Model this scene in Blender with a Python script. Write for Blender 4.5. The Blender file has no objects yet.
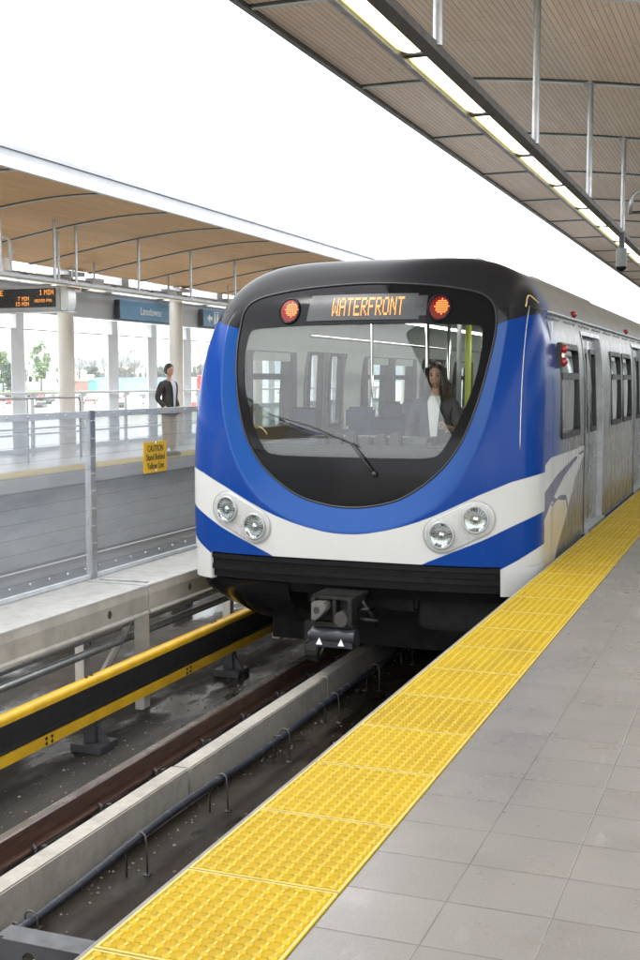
import bpy, bmesh, math, random
import numpy as np
from mathutils import Vector, Matrix
R = math.radians
rnd = random.Random(7)
S = bpy.context.scene
C = S.collection

# ------------------------------------------------------------------ camera, sky, sun, exposure
cam_d = bpy.data.cameras.new('camera')
cam = bpy.data.objects.new('camera', cam_d); C.objects.link(cam)
cam_d.sensor_fit = 'VERTICAL'; cam_d.sensor_height = 36.0
cam_d.lens = 1180.0 / 960.0 * 36.0
cam_d.clip_start = 0.05; cam_d.clip_end = 9000
cam.location = (0, 0, 1.5)
cam.rotation_euler = (R(90) - math.atan(100.0/1180.0), 0, R(20.85))
S.camera = cam

W = bpy.data.worlds.new('World'); S.world = W; W.use_nodes = True
nt = W.node_tree; nt.nodes.clear()
wo = nt.nodes.new('ShaderNodeOutputWorld'); bg = nt.nodes.new('ShaderNodeBackground')
sky = nt.nodes.new('ShaderNodeTexSky'); sky.sky_type = 'NISHITA'; sky.sun_disc = False
SUN_EL, SUN_AZ = 58.0, 215.0          # azimuth clockwise from +Y
sky.sun_elevation = R(SUN_EL); sky.sun_rotation = R(SUN_AZ)
sky.air_density = 1.0; sky.dust_density = 6.0; sky.ozone_density = 1.0
hs = nt.nodes.new('ShaderNodeHueSaturation'); hs.inputs['Saturation'].default_value = 0.12
ov = nt.nodes.new('ShaderNodeMix'); ov.data_type = 'RGBA'; ov.inputs[0].default_value = .93   # an even overcast deck over the clear sky
ov.inputs[7].default_value = (13.6, 13.9, 14.3, 1)
nt.links.new(sky.outputs[0], hs.inputs['Color']); nt.links.new(hs.outputs[0], ov.inputs[6]); nt.links.new(ov.outputs[2], bg.inputs['Color'])
nt.links.new(bg.outputs[0], wo.inputs['Surface'])
bg.inputs['Strength'].default_value = 0.15

sd = bpy.data.lights.new('sun', 'SUN'); sd.energy = 1.0; sd.angle = R(14); sd.color = (1, .97, .92)
sun = bpy.data.objects.new('sun', sd); C.objects.link(sun)
el, az = R(SUN_EL), R(SUN_AZ)
sdir = Vector((math.sin(az)*math.cos(el), math.cos(az)*math.cos(el), math.sin(el)))
sun.rotation_euler = sdir.to_track_quat('Z', 'Y').to_euler()
sun.location = (-6, -5, 20)

S.view_settings.view_transform = 'Standard'; S.view_settings.look = 'None'
S.view_settings.gamma = 1.0; S.view_settings.use_curve_mapping = False
S.view_settings.exposure = 1.12
S.render.engine = 'CYCLES'
S.cycles.use_denoising = True
S.cycles.max_bounces = 10; S.cycles.transparent_max_bounces = 24
S.cycles.diffuse_bounces = 4; S.cycles.glossy_bounces = 4; S.cycles.transmission_bounces = 6
S.cycles.sample_clamp_indirect = 6.0
S.cycles.caustics_reflective = False; S.cycles.caustics_refractive = False

# ------------------------------------------------------------------ material helpers
class NT:
    def __init__(s, name):
        s.m = bpy.data.materials.new(name); s.m.use_nodes = True
        s.t = s.m.node_tree; s.t.nodes.clear()
        s.out = s.n('ShaderNodeOutputMaterial')
    def n(s, ty, **k):
        x = s.t.nodes.new(ty)
        for a, b in k.items(): setattr(x, a, b)
        return x
    def l(s, a, b): s.t.links.new(a, b)
    def setv(s, inp, v):
        if hasattr(v, 'is_output') or isinstance(v, bpy.types.NodeSocket): s.l(v, inp)
        else: inp.default_value = v
    def math(s, op, a, b=None, c=None):
        x = s.n('ShaderNodeMath', operation=op)
        for i, v in enumerate((a, b, c)):
            if v is not None: s.setv(x.inputs[i], v)
        return x.outputs[0]
    def mix(s, f, a, b):
        x = s.n('ShaderNodeMix', data_type='RGBA')
        s.setv(x.inputs[0], f)
        s.setv(x.inputs[6], (*a, 1) if isinstance(a, tuple) else a)
        s.setv(x.inputs[7], (*b, 1) if isinstance(b, tuple) else b)
        return x.outputs[2]
    def obj(s):
        return s.n('ShaderNodeTexCoord').outputs['Object']
    def noise(s, scale, detail=4, vec=None, rough=.55, stretch=None):
        v = vec or s.obj()
        if stretch:
            mp = s.n('ShaderNodeMapping'); mp.inputs['Scale'].default_value = stretch
            s.l(v, mp.inputs['Vector']); v = mp.outputs[0]
        x = s.n('ShaderNodeTexNoise'); s.l(v, x.inputs['Vector'])
        x.inputs['Scale'].default_value = scale; x.inputs['Detail'].default_value = detail
        x.inputs['Roughness'].default_value = rough
        return x.outputs['Fac']
    def rng(s, v, a, b, c=0., d=1.):
        x = s.n('ShaderNodeMapRange'); s.setv(x.inputs[0], v)
        for i, q in enumerate((a, b, c, d)): s.setv(x.inputs[i+1], q)
        return x.outputs[0]
    def bump(s, h, strength=.3, dist=.01):
        x = s.n('ShaderNodeBump'); s.l(h, x.inputs['Height'])
        x.inputs['Strength'].default_value = strength; x.inputs['Distance'].default_value = dist
        return x.outputs[0]
    def pbr(s, col, rough=.5, metal=0., normal=None, coat=0., emit=None, es=0., spec=.5):
        p = s.n('ShaderNodeBsdfPrincipled')
        s.setv(p.inputs['Base Color'], (*col, 1) if isinstance(col, tuple) else col)
        s.setv(p.inputs['Roughness'], rough); s.setv(p.inputs['Metallic'], metal)
        p.inputs['Coat Weight'].default_value = coat; p.inputs['Coat Roughness'].default_value = .06
        p.inputs['Specular IOR Level'].default_value = spec
        if normal is not None: s.l(normal, p.inputs['Normal'])
        if emit: p.inputs['Emission Color'].default_value = (*emit, 1); p.inputs['Emission Strength'].default_value = es
        s.l(p.outputs[0], s.out.inputs['Surface'])
        return p

def simple(name, col, rough=.5, metal=0., var=.18, scale=6., bump=.08, coat=0., bd=.004, stretch=None, spec=.5):
    """plain surface with uneven colour, gloss and a little relief"""
    t = NT(name)
    n = t.noise(scale, 5, stretch=stretch)
    lo = tuple(c*(1-var) for c in col); hi = tuple(min(1, c*(1+var)) for c in col)
    c = t.mix(t.rng(n, .3, .7), lo, hi)
    r = t.rng(t.noise(scale*2.3, 3), .3, .7, max(.02, rough-.08), min(1, rough+.08))
    nm = t.bump(t.noise(scale*6, 4), bump, bd) if bump else None
    t.pbr(c, r, metal, nm, coat, spec=spec)
    return t.m

def emitter(name, col, st):
    t = NT(name); t.pbr((.02, .02, .02), .4, emit=col, es=st); return t.m

def two_sided_fresnel(t, ior):
    fr = t.n('ShaderNodeFresnel'); g = t.n('ShaderNodeNewGeometry')
    t.l(t.rng(g.outputs['Backfacing'], 0, 1, ior, 1/ior), fr.inputs[0])
    return fr
def glass(name, tint=(.9, .93, .92), refl=1.0, haze=0., hazecol=(.8, .83, .85), rough=.01):
    t = NT(name)
    tr = t.n('ShaderNodeBsdfTransparent'); tr.inputs[0].default_value = (*tint, 1)
    gl = t.n('ShaderNodeBsdfGlossy'); gl.inputs['Roughness'].default_value = rough
    fr = two_sided_fresnel(t, 1.5)
    f = t.math('MINIMUM', t.math('MULTIPLY', fr.outputs[0], refl), 1.0)
    base = tr.outputs[0]
    if haze:
        df = t.n('ShaderNodeBsdfDiffuse'); df.inputs[0].default_value = (*hazecol, 1)
        m0 = t.n('ShaderNodeMixShader'); m0.inputs[0].default_value = haze
        if callable(haze): pass
        t.l(base, m0.inputs[1]); t.l(df.outputs[0], m0.inputs[2]); base = m0.outputs[0]
    mx = t.n('ShaderNodeMixShader'); t.l(f, mx.inputs[0]); t.l(base, mx.inputs[1]); t.l(gl.outputs[0], mx.inputs[2])
    t.l(mx.outputs[0], t.out.inputs['Surface'])
    return t.m

# ------------------------------------------------------------------ mesh helpers
class MB:
    def __init__(s): s.v = []; s.f = []; s.mi = []; s.cur = 0; s.attr = {}
    def add(s, vs, fs):
        o = len(s.v); s.v += [tuple(p) for p in vs]
        for f in fs: s.f.append([i+o for i in f]); s.mi.append(s.cur)
        return s
    def mat(s, i): s.cur = i; return s
    def box(s, x0, y0, z0, x1, y1, z1):
        x0, x1 = min(x0, x1), max(x0, x1); y0, y1 = min(y0, y1), max(y0, y1); z0, z1 = min(z0, z1), max(z0, z1)
        return s.add([(x0,y0,z0),(x1,y0,z0),(x1,y1,z0),(x0,y1,z0),(x0,y0,z1),(x1,y0,z1),(x1,y1,z1),(x0,y1,z1)],
                     [(3,2,1,0),(4,5,6,7),(0,1,5,4),(1,2,6,5),(2,3,7,6),(3,0,4,7)])
    def tube(s, path, r, n=10, cap=True):
        path = [Vector(p) for p in path]; N = len(path)
        rs = r if isinstance(r, (list, tuple)) else [r]*N
        o = len(s.v); up = None
        for i, p in enumerate(path):
            d = (path[min(i+1, N-1)] - path[max(i-1, 0)]).normalized()
            if up is None:
                up = d.orthogonal().normalized()
            up = (up - d*up.dot(d)).normalized(); q = d.cross(up)
            for k in range(n):
                a = 2*math.pi*k/n
                s.v.append(tuple(p + (up*math.cos(a) + q*math.sin(a))*rs[i]))
        for i in range(N-1):
            for k in range(n):
                a = o+i*n+k; b = o+i*n+(k+1) % n
                s.f.append([a, b, b+n, a+n]); s.mi.append(s.cur)
        if cap:
            s.f.append([o+k for k in range(n)][::-1]); s.mi.append(s.cur)
            s.f.append([o+(N-1)*n+k for k in range(n)]); s.mi.append(s.cur)
        return s
    def prism(s, poly, fn0, fn1):
        """poly: list of 2d points; fn maps (a,b)->3d for the two ends"""
        n = len(poly); vs = [fn0(*p) for p in poly] + [fn1(*p) for p in poly]
        fs = [list(range(n))[::-1], [n+i for i in range(n)]]
        fs += [[i, (i+1) % n, n+(i+1) % n, n+i] for i in range(n)]
        return s.add(vs, fs)
    def extr(s, poly_xz, y0, y1):
        return s.prism(poly_xz, lambda x, z: (x, y0, z), lambda x, z: (x, y1, z))
    def grid(s, fn, nu, nv):
        vs = [fn(i, j) for i in range(nu+1) for j in range(nv+1)]
        fs = [[i*(nv+1)+j, (i+1)*(nv+1)+j, (i+1)*(nv+1)+j+1, i*(nv+1)+j+1] for i in range(nu) for j in range(nv)]
        return s.add(vs, fs)
    def ball(s, c, r, nu=12, nv=8, sc=(1, 1, 1)):
        o = len(s.v)
        for i in range(nv+1):
            th = math.pi*i/nv
            for k in range(nu):
                a = 2*math.pi*k/nu
                s.v.append((c[0]+r*sc[0]*math.sin(th)*math.cos(a), c[1]+r*sc[1]*math.sin(th)*math.sin(a), c[2]+r*sc[2]*math.cos(th)))
        for i in range(nv):
            for k in range(nu):
                s.f.append([o+i*nu+k, o+(i+1)*nu+k, o+(i+1)*nu+(k+1) % nu, o+i*nu+(k+1) % nu]); s.mi.append(s.cur)
        return s
    def build(s, name, mats, parent=None, smooth=False, bevel=0., merge=False, auto=None):
        me = bpy.data.meshes.new(name)
        me.from_pydata(s.v, [], s.f)
        if not isinstance(mats, (list, tuple)): mats = [mats]
        for m in mats: me.materials.append(m)
        me.polygons.foreach_set('material_index', s.mi)
        for k, vals in s.attr.items():
            a = me.attributes.new(k, 'FLOAT', 'POINT'); a.data.foreach_set('value', vals)
        bm = bmesh.new(); bm.from_mesh(me)
        if merge: bmesh.ops.remove_doubles(bm, verts=bm.verts, dist=1e-5)
        if merge or bevel or not s.attr: bmesh.ops.recalc_face_normals(bm, faces=bm.faces)
        if bevel:
            es = [e for e in bm.edges if len(e.link_faces) == 2 and e.calc_face_angle(0) > R(30)]
            bmesh.ops.bevel(bm, geom=es, offset=bevel, segments=2, affect='EDGES', clamp_overlap=True)
        bm.to_mesh(me); bm.free()
        if smooth or auto:
            me.polygons.foreach_set('use_smooth', [True]*len(me.polygons))
            if auto: me.set_sharp_from_angle(angle=R(auto))
        o = bpy.data.objects.new(name, me); C.objects.link(o)
        if parent is not None:
            o.parent = parent
            # parents carry only a location, so the mesh can stay in world coordinates
            p = parent; loc = Vector((0, 0, 0))
            while p is not None:
                loc = loc + p.location; p = p.parent
                if p is not None and p.type == 'MESH': p = p.parent; 
            root = parent
            while root.parent is not None: root = root.parent
            if root is parent: o.matrix_parent_inverse = Matrix.Translation(-root.location)
        return o

def tag(o, label=None, cat=None, group=None, kind=None):
    if label: o['label'] = label
    if cat: o['category'] = cat
    if group: o['group'] = group
    if kind: o['kind'] = kind
    return o
def thing(name, label, cat, loc=(0, 0, 0), group=None):
    o = bpy.data.objects.new(name, None); C.objects.link(o); o.location = loc
    return tag(o, label, cat, group)
def struct(o): o['kind'] = 'structure'; return o
def kids(o): return [c for c in bpy.data.objects if c.parent is o]
def dup(root, loc, rotz=0., label=None, tree=None):
    r = root.copy(); C.objects.link(r); r.location = loc; r.rotation_euler = (0, 0, rotz)
    if label: r['label'] = label
    for ch in (tree if tree is not None else kids(root)):
        c = ch.copy(); C.objects.link(c); c.parent = r
        for g in kids(ch):
            d = g.copy(); C.objects.link(d); d.parent = c
    return r

# pixel font
DOT = {'W': ['10001','10001','10001','10101','10101','11011','10001'], 'A': ['01110','10001','10001','11111','10001','10001','10001'],
 'T': ['11111','00100','00100','00100','00100','00100','00100'], 'E': ['11111','10000','10000','11110','10000','10000','11111'],
 'R': ['11110','10001','10001','11110','10100','10010','10001'], 'F': ['11111','10000','10000','11110','10000','10000','10000'],
 'O': ['01110','10001','10001','10001','10001','10001','01110'], 'N': ['10001','11001','10101','10101','10011','10001','10001'],
 'B': ['11110','10001','10001','11110','10001','10001','11110'], 'I': ['111','010','010','010','010','010','111'],
 'G': ['01110','10001','10000','10111','10001','10001','01110'], 'H': ['10001','10001','10001','11111','10001','10001','10001'],
 'U': ['10001','10001','10001','10001','10001','10001','01110'], 'S': ['01111','10000','10000','01110','00001','00001','11110'],
 'M': ['10001','11011','10101','10101','10001','10001','10001'], 'P': ['11110','10001','10001','11110','10000','10000','10000'],
 '1': ['010','110','010','010','010','010','111'], '7': ['11111','00001','00010','00100','00100','00100','00100'],
 '5': ['11111','10000','11110','00001','00001','10001','01110'], '0': ['01110','10001','10011','10101','11001','10001','01110'],
 '2': ['01110','10001','00001','00110','01000','10000','11111'], '(': ['01','10','10','10','10','10','01'], ')': ['10','01','01','01','01','01','10'],
 ':': ['0','1','1','0','1','1','0'], ' ': ['00']*7}
def dots(text):
    x = 0; out = []
    for ch in text:
        g = DOT[ch]
        for r_, row in enumerate(g):
            for c_, b in enumerate(row):
                if b == '1': out.append((x+c_, 6-r_))
        x += len(g[0])+1
    return out, x-1

def text_mesh(name, s, size, mat, fn, parent=None, depth=.002, align='CENTER', xs=1.0):
    cu = bpy.data.curves.new('tmp', 'FONT'); cu.body = s; cu.size = size; cu.align_x = align; cu.align_y = 'CENTER'
    cu.extrude = depth; cu.space_line = .95
    o = bpy.data.objects.new('tmp', cu); C.objects.link(o)
    dg = bpy.context.evaluated_depsgraph_get(); dg.update()
    me = bpy.data.meshes.new_from_object(o.evaluated_get(dg))
    bpy.data.objects.remove(o); bpy.data.curves.remove(cu)
    m = MB(); m.add([fn(v.co.x*xs, v.co.y, v.co.z) for v in me.vertices], [list(p.vertices) for p in me.polygons])
    bpy.data.meshes.remove(me)
    return m.build(name, mat, parent)

# ------------------------------------------------------------------ shared materials
M = {}
M['rail_pale'] = simple('pale_rail', (.56, .59, .62), .4, .2, .1, 7, .05)
M['white_metal'] = simple('white_metal', (.62, .64, .66), .35, 0, .08, 4, .03)
M['grey_metal'] = simple('grey_metal', (.38, .39, .40), .4, .3, .1, 5, .05)
M['galv'] = simple('galvanised', (.40, .415, .43), .35, .75, .15, 9, .05)
M['dark_metal'] = simple('dark_metal', (.05, .05, .055), .45, .3, .3, 8, .1)
M['under'] = simple('underframe', (.016, .0155, .015), .7, 0, .4, 6, .2, spec=.15)
M['lamp_grey'] = simple('wall_panel', (.20, .21, .20), .5, 0, .3, .8, .03)
M['lamp_body'] = simple('lamp_body', (.055, .052, .05), .45, .2, .15, 4, .05)
M['black'] = simple('black_rubber', (.015, .015, .016), .5, 0, .2, 8, .05)
M['gloss_black'] = simple('gloss_black', (.008, .008, .009), .12, 0, .1, 3, 0, spec=.11)
M['white_paint'] = simple('white_paint', (.78, .78, .76), .25, 0, .04, 3, .02, coat=.3)
M['chrome'] = simple('chrome', (.8, .8, .8), .12, 1, .05, 4, 0)
M['rail'] = simple('rail_steel', (.10, .055, .04), .4, .5, .35, 14, .25, stretch=(3, .4, 3))
M['railtop'] = simple('rail_running_face', (.36, .31, .28), .26, .85, .08, 3, 0, stretch=(3, .3, 3))
M['yellow'] = simple('yellow_paint', (.56, .33, .016), .4, 0, .15, 5, .08, coat=.1)
M['blue_cable'] = simple('cable_sheath', (.010, .012, .020), .5, 0, .3, 12, .15)
M['orange_led'] = emitter('orange_led', (1, .36, .05), .75)
M['red_led'] = emitter('red_led', (1, .16, .03), 3.2)
M['led_board'] = simple('led_board', (.012, .01, .01), .3, 0, .2, 20, 0)
M['sign_blue'] = simple('sign_blue', (.09, .25, .42), .35, 0, .06, 3, .02)
M['sign_white'] = simple('sign_white', (.8, .8, .8), .4, 0, .04, 3, 0)
M['ink'] = simple('sign_ink', (.012, .012, .012), .5, 0, .1, 5, 0)
M['sign_yellow'] = simple('sign_yellow', (.85, .50, .02), .4, 0, .06, 4, .02)
M['hoop'] = simple('hoop_steel', (.07, .07, .068), .6, .3, .2, 9, .05)
M['lamp_grey'] = simple('wall_panel', (.20, .21, .20), .5, 0, .3, .8, .03)
M['tinted'] = glass('tinted_glass', (.42, .48, .46), 1.0)
M['clear'] = glass('clear_glass', (.92, .95, .95), 1.0)

# ------------------------------------------------------------------ setting: terrain, platforms, track bed
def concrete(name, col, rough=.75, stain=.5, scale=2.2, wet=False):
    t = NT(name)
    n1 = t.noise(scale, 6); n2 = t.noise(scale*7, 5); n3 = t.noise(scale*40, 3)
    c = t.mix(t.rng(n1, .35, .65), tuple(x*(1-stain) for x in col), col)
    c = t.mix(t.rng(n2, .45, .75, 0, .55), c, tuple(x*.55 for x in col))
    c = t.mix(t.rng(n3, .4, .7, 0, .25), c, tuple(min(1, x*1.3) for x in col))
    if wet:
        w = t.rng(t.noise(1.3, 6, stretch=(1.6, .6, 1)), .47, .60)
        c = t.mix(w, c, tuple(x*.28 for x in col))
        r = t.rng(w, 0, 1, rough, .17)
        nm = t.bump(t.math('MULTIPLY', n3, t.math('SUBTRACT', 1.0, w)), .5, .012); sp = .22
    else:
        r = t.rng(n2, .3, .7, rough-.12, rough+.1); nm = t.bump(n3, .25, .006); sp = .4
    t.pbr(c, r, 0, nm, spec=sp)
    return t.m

t = NT('terrain'); n1 = t.noise(.012, 4); n2 = t.noise(.09, 5)
c = t.mix(t.rng(n1, .42, .55), (.42, .41, .39), (.30, .32, .22)); c = t.mix(t.rng(n2, .4, .7, 0, .5), c, (.5, .49, .46))
t.pbr(c, .9); M['terrain'] = t.m
m = MB()
def terr(i, j):
    x = -4500+9000*i/90; y = -1500+7500*j/75
    return (x, y, -4.2 + .35*math.sin(x*.011)*math.cos(y*.013))
m.grid(terr, 90, 75)
struct(m.build('ground', M['terrain'], smooth=True))

# far hills
t = NT('hill_forest'); n = t.noise(.01, 6)
t.pbr(t.mix(t.rng(n, .35, .65), (.05, .08, .10), (.09, .12, .12)), .95); M['hill'] = t.m
m = MB()
def hill(i, j):
    x = -4200+4600*i/120; y = 3300 + 900*j/8 + .1*(x+2000)
    pr_ = math.sin(math.pi*j/8)**.8
    h = 95 + 28*math.sin(x*.0031+1) + 16*math.sin(x*.0089) + 6*math.sin(x*.031) + 4*math.sin(x*.07+j)
    return (x, y, -6 + h*pr_)
m.grid(hill, 120, 8)
struct(m.build('hills', M['hill'], smooth=True))

# near platform: slab with grey tiles
t = NT('platform_tiles')
ob = t.obj(); sx = t.n('ShaderNodeSeparateXYZ'); t.l(ob, sx.inputs[0])
TX, TY = .304, .282
ux = t.math('DIVIDE', t.math('ADD', sx.outputs[0], 1.134), TX); uy = t.math('DIVIDE', t.math('SUBTRACT', sx.outputs[1], 2.922), TY)
def groove(t, u, w):
    f = t.math('FRACT', u); return t.math('MINIMUM', f, t.math('SUBTRACT', 1.0, f))
gx = t.math('MULTIPLY', groove(t, ux, 0), TX); gy = t.math('MULTIPLY', groove(t, uy, 0), TY)
g = t.math('MINIMUM', gx, gy)
line = t.rng(g, .0012, .003, 1, 0)
wn = t.n('ShaderNodeTexWhiteNoise', noise_dimensions='2D'); cb = t.n('ShaderNodeCombineXYZ')
t.l(t.math('FLOOR', ux), cb.inputs[0]); t.l(t.math('FLOOR', uy), cb.inputs[1]); t.l(cb.outputs[0], wn.inputs['Vector'])
base = t.mix(wn.outputs['Value'], (0.158, 0.145, 0.130), (0.182, 0.168, 0.151))
base = t.mix(t.rng(t.noise(1.3, 5), .35, .7, 0, .75), base, (0.147, 0.1368, 0.1248))
base = t.mix(t.math('MULTIPLY', t.rng(t.noise(3.2, 6), .56, .72), .5), base, (0.12, 0.111, 0.099))
spot = t.rng(t.noise(5.5, 1), .785, .80)
base = t.mix(t.math('MULTIPLY', spot, .4), base, (0.072, 0.066, 0.06))
base = t.mix(t.rng(t.noise(160, 2), .42, .62, 0, .35), base, (0.252, 0.24, 0.225))
scuff = t.math('MULTIPLY', t.rng(t.noise(9, 2, stretch=(1, .25, 1)), .66, .70), t.rng(t.noise(2.5, 2), .5, .6))
base = t.mix(t.math('MULTIPLY', scuff, .4), base, (0.3, 0.288, 0.27))
dirt = t.rng(t.noise(26, 5), .62, .78, 0, .35)
base = t.mix(dirt, base, (0.108, 0.099, 0.09))
lcol = t.mix(t.rng(t.noise(4, 2), .4, .6), (0.081, 0.075, 0.0672), (0.126, 0.117, 0.1068))
base = t.mix(line, base, lcol)
t.pbr(base, t.rng(t.noise(3, 5), .3, .7, .22, .42), 0, t.bump(t.math('SUBTRACT', t.math('MULTIPLY', t.noise(90, 3), .25), line), .35, .003))
M['tiles'] = t.m
M['conc_edge'] = concrete('platform_concrete', (.27, .262, .25), .7, .25)
m = MB().box(-1.134, -8, -.25, 6.5, 60, 0)
struct(m.build('near_platform', M['tiles']))
m = MB().box(-1.66, -8, -.36, -1.134, 60, -.012)
m.box(-1.45, -8, -1.34, 6.5, 60, -.362)
struct(m.build('near_platform_edge', M['conc_edge']))

# yellow tactile paving with real truncated domes
t = NT('tactile_yellow')
ob = t.obj(); sx = t.n('ShaderNodeSeparateXYZ'); t.l(ob, sx.inputs[0])
fine = t.math('SINE', t.math('MULTIPLY', sx.outputs[0], 900.0))
fine2 = t.math('SINE', t.math('MULTIPLY', sx.outputs[1], 700.0))
wn = t.n('ShaderNodeTexWhiteNoise', noise_dimensions='1D'); t.l(t.math('FLOOR', t.math('DIVIDE', t.math('SUBTRACT', sx.outputs[1], 2.592), .545)), wn.inputs['W'])
c = t.mix(wn.outputs[0], (0.405, 0.268, 0.006), (0.445, 0.300, 0.0075))
c = t.mix(t.rng(t.noise(3, 5), .45, .7, 0, .5), c, (0.375, 0.235, 0.006))
c = t.mix(t.rng(t.noise(55, 4), .56, .70, 0, .55), c, (0.2088, 0.1276, 0.0116))
c = t.mix(t.rng(t.noise(2.2, 6, stretch=(1.5, .6, 1)), .54, .74, 0, .5), c, (0.2668, 0.174, 0.0174))
c = t.mix(t.rng(t.noise(14, 3), .74, .78, 0, .55), c, (.16, .11, .04))
c = t.mix(t.rng(sx.outputs[2], .0065, .0098, 0, .45), c, (0.4988, 0.3944, 0.058))
t.pbr(c, t.rng(t.noise(8, 4), .3, .7, .42, .6), 0, t.bump(t.math('ADD', t.math('MULTIPLY', fine, fine2), t.noise(60, 3)), .35, .002), spec=.2)
M['tactile'] = t.m
m = MB()
x0, x1 = -1.628, -1.137
TP = .545; y00 = 2.592 - 4*TP
NX = 11
for ti in range(0, 85):
    ya = y00+ti*TP; yb = ya+TP
    g_ = .004
    m.box(x0, ya+g_, -.011, x1, yb-g_, .004)
    # raised lip round each panel
    lp = .008; m.mat(1)
    m.box(x0, ya+g_, .004, x0+lp, yb-g_, .0065); m.box(x1-lp, ya+g_, .004, x1, yb-g_, .0065)
    m.box(x0+lp, ya+g_, .004, x1-lp, ya+g_+lp, .0065); m.box(x0+lp, yb-g_-lp, .004, x1-lp, yb-g_, .0065)
    m.mat(0)
    if yb < .5 or ya > 26: continue
    seg = 10 if ya < 7 else (7 if ya < 13 else 5)
    for a in range(NX):
        for b in range(12):
            cx = x0+.026+(x1-x0-.052)*a/(NX-1); cy = ya+.026+(TP-.052)*b/11
            vs = []; fs = []
            for rr, zz in ((.0138, .004), (.0122, .0078), (.0085, .0096)):
                vs += [(cx+rr*math.cos(2*math.pi*k/seg), cy+rr*math.sin(2*math.pi*k/seg), zz) for k in range(seg)]
            for lvl in (0, 1):
                fs += [[lvl*seg+k, lvl*seg+(k+1) % seg, (lvl+1)*seg+(k+1) % seg, (lvl+1)*seg+k] for k in range(seg)]
            fs.append([2*seg+k for k in range(seg)])
            m.add(vs, fs)
            if ya < 7.5 and b < 11:      # worn ridges that join the domes along the track
                dy = (TP-.052)/11
                m.mat(2); m.box(cx-.0034, cy+.0125, .004, cx+.0034, cy+dy-.0125, .0066); m.mat(0)
            if ya < 8 and a < NX-1:
                dx = (x1-x0-.052)/(NX-1)*.5
                m.box(cx+dx-.008, cy-.0018, .004, cx+dx+.008, cy+.0018, .0052)
M['tactile_lip'] = simple('tactile_lip', (.50, .38, .09), .5, 0, .15, 12, .1)
M['tactile_ridge'] = simple('tactile_ridge', (.52, .38, .055), .5, 0, .15, 14, .1)
struct(m.build('tactile_paving', [M['tactile'], M['tactile_lip'], M['tactile_ridge']]))

leafless = {}
t = NT('grit'); oi = t.n('ShaderNodeNewGeometry'); t.pbr(t.mix(oi.outputs['Random Per Island'], (.03, .027, .022), (.22, .19, .15)), .85); leafless['grit'] = t.m
# track bed
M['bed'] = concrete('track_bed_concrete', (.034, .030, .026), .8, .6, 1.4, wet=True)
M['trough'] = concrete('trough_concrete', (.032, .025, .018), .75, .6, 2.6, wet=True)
M['plinth'] = concrete('plinth_concrete', (.33, .31, .275), .75, .3, 1.6)
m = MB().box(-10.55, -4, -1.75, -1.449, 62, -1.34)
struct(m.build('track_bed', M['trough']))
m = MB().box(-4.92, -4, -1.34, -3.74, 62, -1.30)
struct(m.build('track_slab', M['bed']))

m = MB(); r3 = random.Random(11)
for _ in range(1500):
    if r3.random() < .5: x = r3.choice([r3.uniform(-3.50, -3.38), r3.uniform(-3.5, -1.7), r3.uniform(-2.0, -1.5)]); z = -1.338
    else: x = r3.uniform(-4.9, -4.06); z = -1.298
    y = r3.uniform(1.5, 14); q = r3.uniform(.003, .012)*(1.6 if r3.random() < .06 else 1)
    ps = [(x+q*r3.uniform(.6, 1.4)*math.cos(a), y+q*r3.uniform(.6, 1.4)*math.sin(a), z) for a in (0, 1.6, 3.1, 4.7)]+[(x+q*.3*math.cos(a), y+q*.4*math.sin(a), z+q*r3.uniform(.4, .9)) for a in (.5, 2.6, 4.8)]
    m.add(ps, [(0, 1, 4), (1, 5, 4), (1, 2, 5), (2, 3, 5), (3, 6, 5), (3, 0, 6), (0, 4, 6), (4, 5, 6)])
tag(m.build('gravel', leafless['grit']), kind='stuff')

# guard plinth beside the rail: separate cast blocks
L = 2.62
m = MB()
k = 0
y = -1.0
while y < 40:
    dz = rnd.uniform(-.006, .006); dx = rnd.uniform(-.006, .006)
    m.extr([(-3.69+dx, -1.34), (-3.54+dx, -1.34), (-3.545+dx, -1.075+dz), (-3.675+dx, -1.075+dz)], y+.012, y+L-.012)
    y += L
tag(m.build('guard_plinth', M['plinth'], bevel=.008), 'pale cast concrete guard kerb running beside the rusty rail', 'kerb')

# running rails
def rail(xc, label, y0=-2, y1=40):
    th = thing('running_rail', label, 'rail', (xc, 0, -1.30), 'running rails of the two tracks')
    prof = [(-.07, -1.22), (.07, -1.22), (.07, -1.205), (.012, -1.19), (.010, -1.115), (.036, -1.10), (.036, -1.078), (-.036, -1.078), (-.036, -1.10), (-.010, -1.115), (-.012, -1.19), (-.07, -1.205)]
    m = MB().extr([(xc+a, b) for a, b in prof], y0, y1)
    m.build('rail_web', M['rail'], th)
    m = MB().extr([(xc-.034, -1.078), (xc+.034, -1.078), (xc+.027, -1.070), (xc-.027, -1.070)], y0, y1)
    m.build('rail_head', M['railtop'], th)
    y = y0+.4; proto = None
    while y < min(y1, 24):
        if proto is not None:
            c_ = proto.copy(); C.objects.link(c_); c_.parent = th; c_.matrix_parent_inverse = Matrix.Translation(-th.location); c_.location = (0, y-yp, 0); y += .72; continue
        m = MB(); yp = y
        m.box(xc-.15, y-.09, -1.30, xc+.15, y+.09, -1.232)
        for sx_ in (-1, 1):
            m.tube([(xc+sx_*.10, y-.02, -1.232), (xc+sx_*.10, y-.02, -1.19), (xc+sx_*.07, y, -1.185), (xc+sx_*.055, y+.03, -1.20)], .011, 6)
            m.tube([(xc+sx_*.118, y+.04, -1.235), (xc+sx_*.118, y+.04, -1.19)], .018, 6)
        proto = m.build('rail_fastener', M['dark_metal'], th)
        y += .72
rail(-3.98, 'rusty running rail between the yellow conductor cover and concrete kerb')
rail(-2.48, 'running rail hidden under the platform side of the train')
rail(-7.9, 'nearer running rail of the empty track behind the clear barrier')
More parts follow.
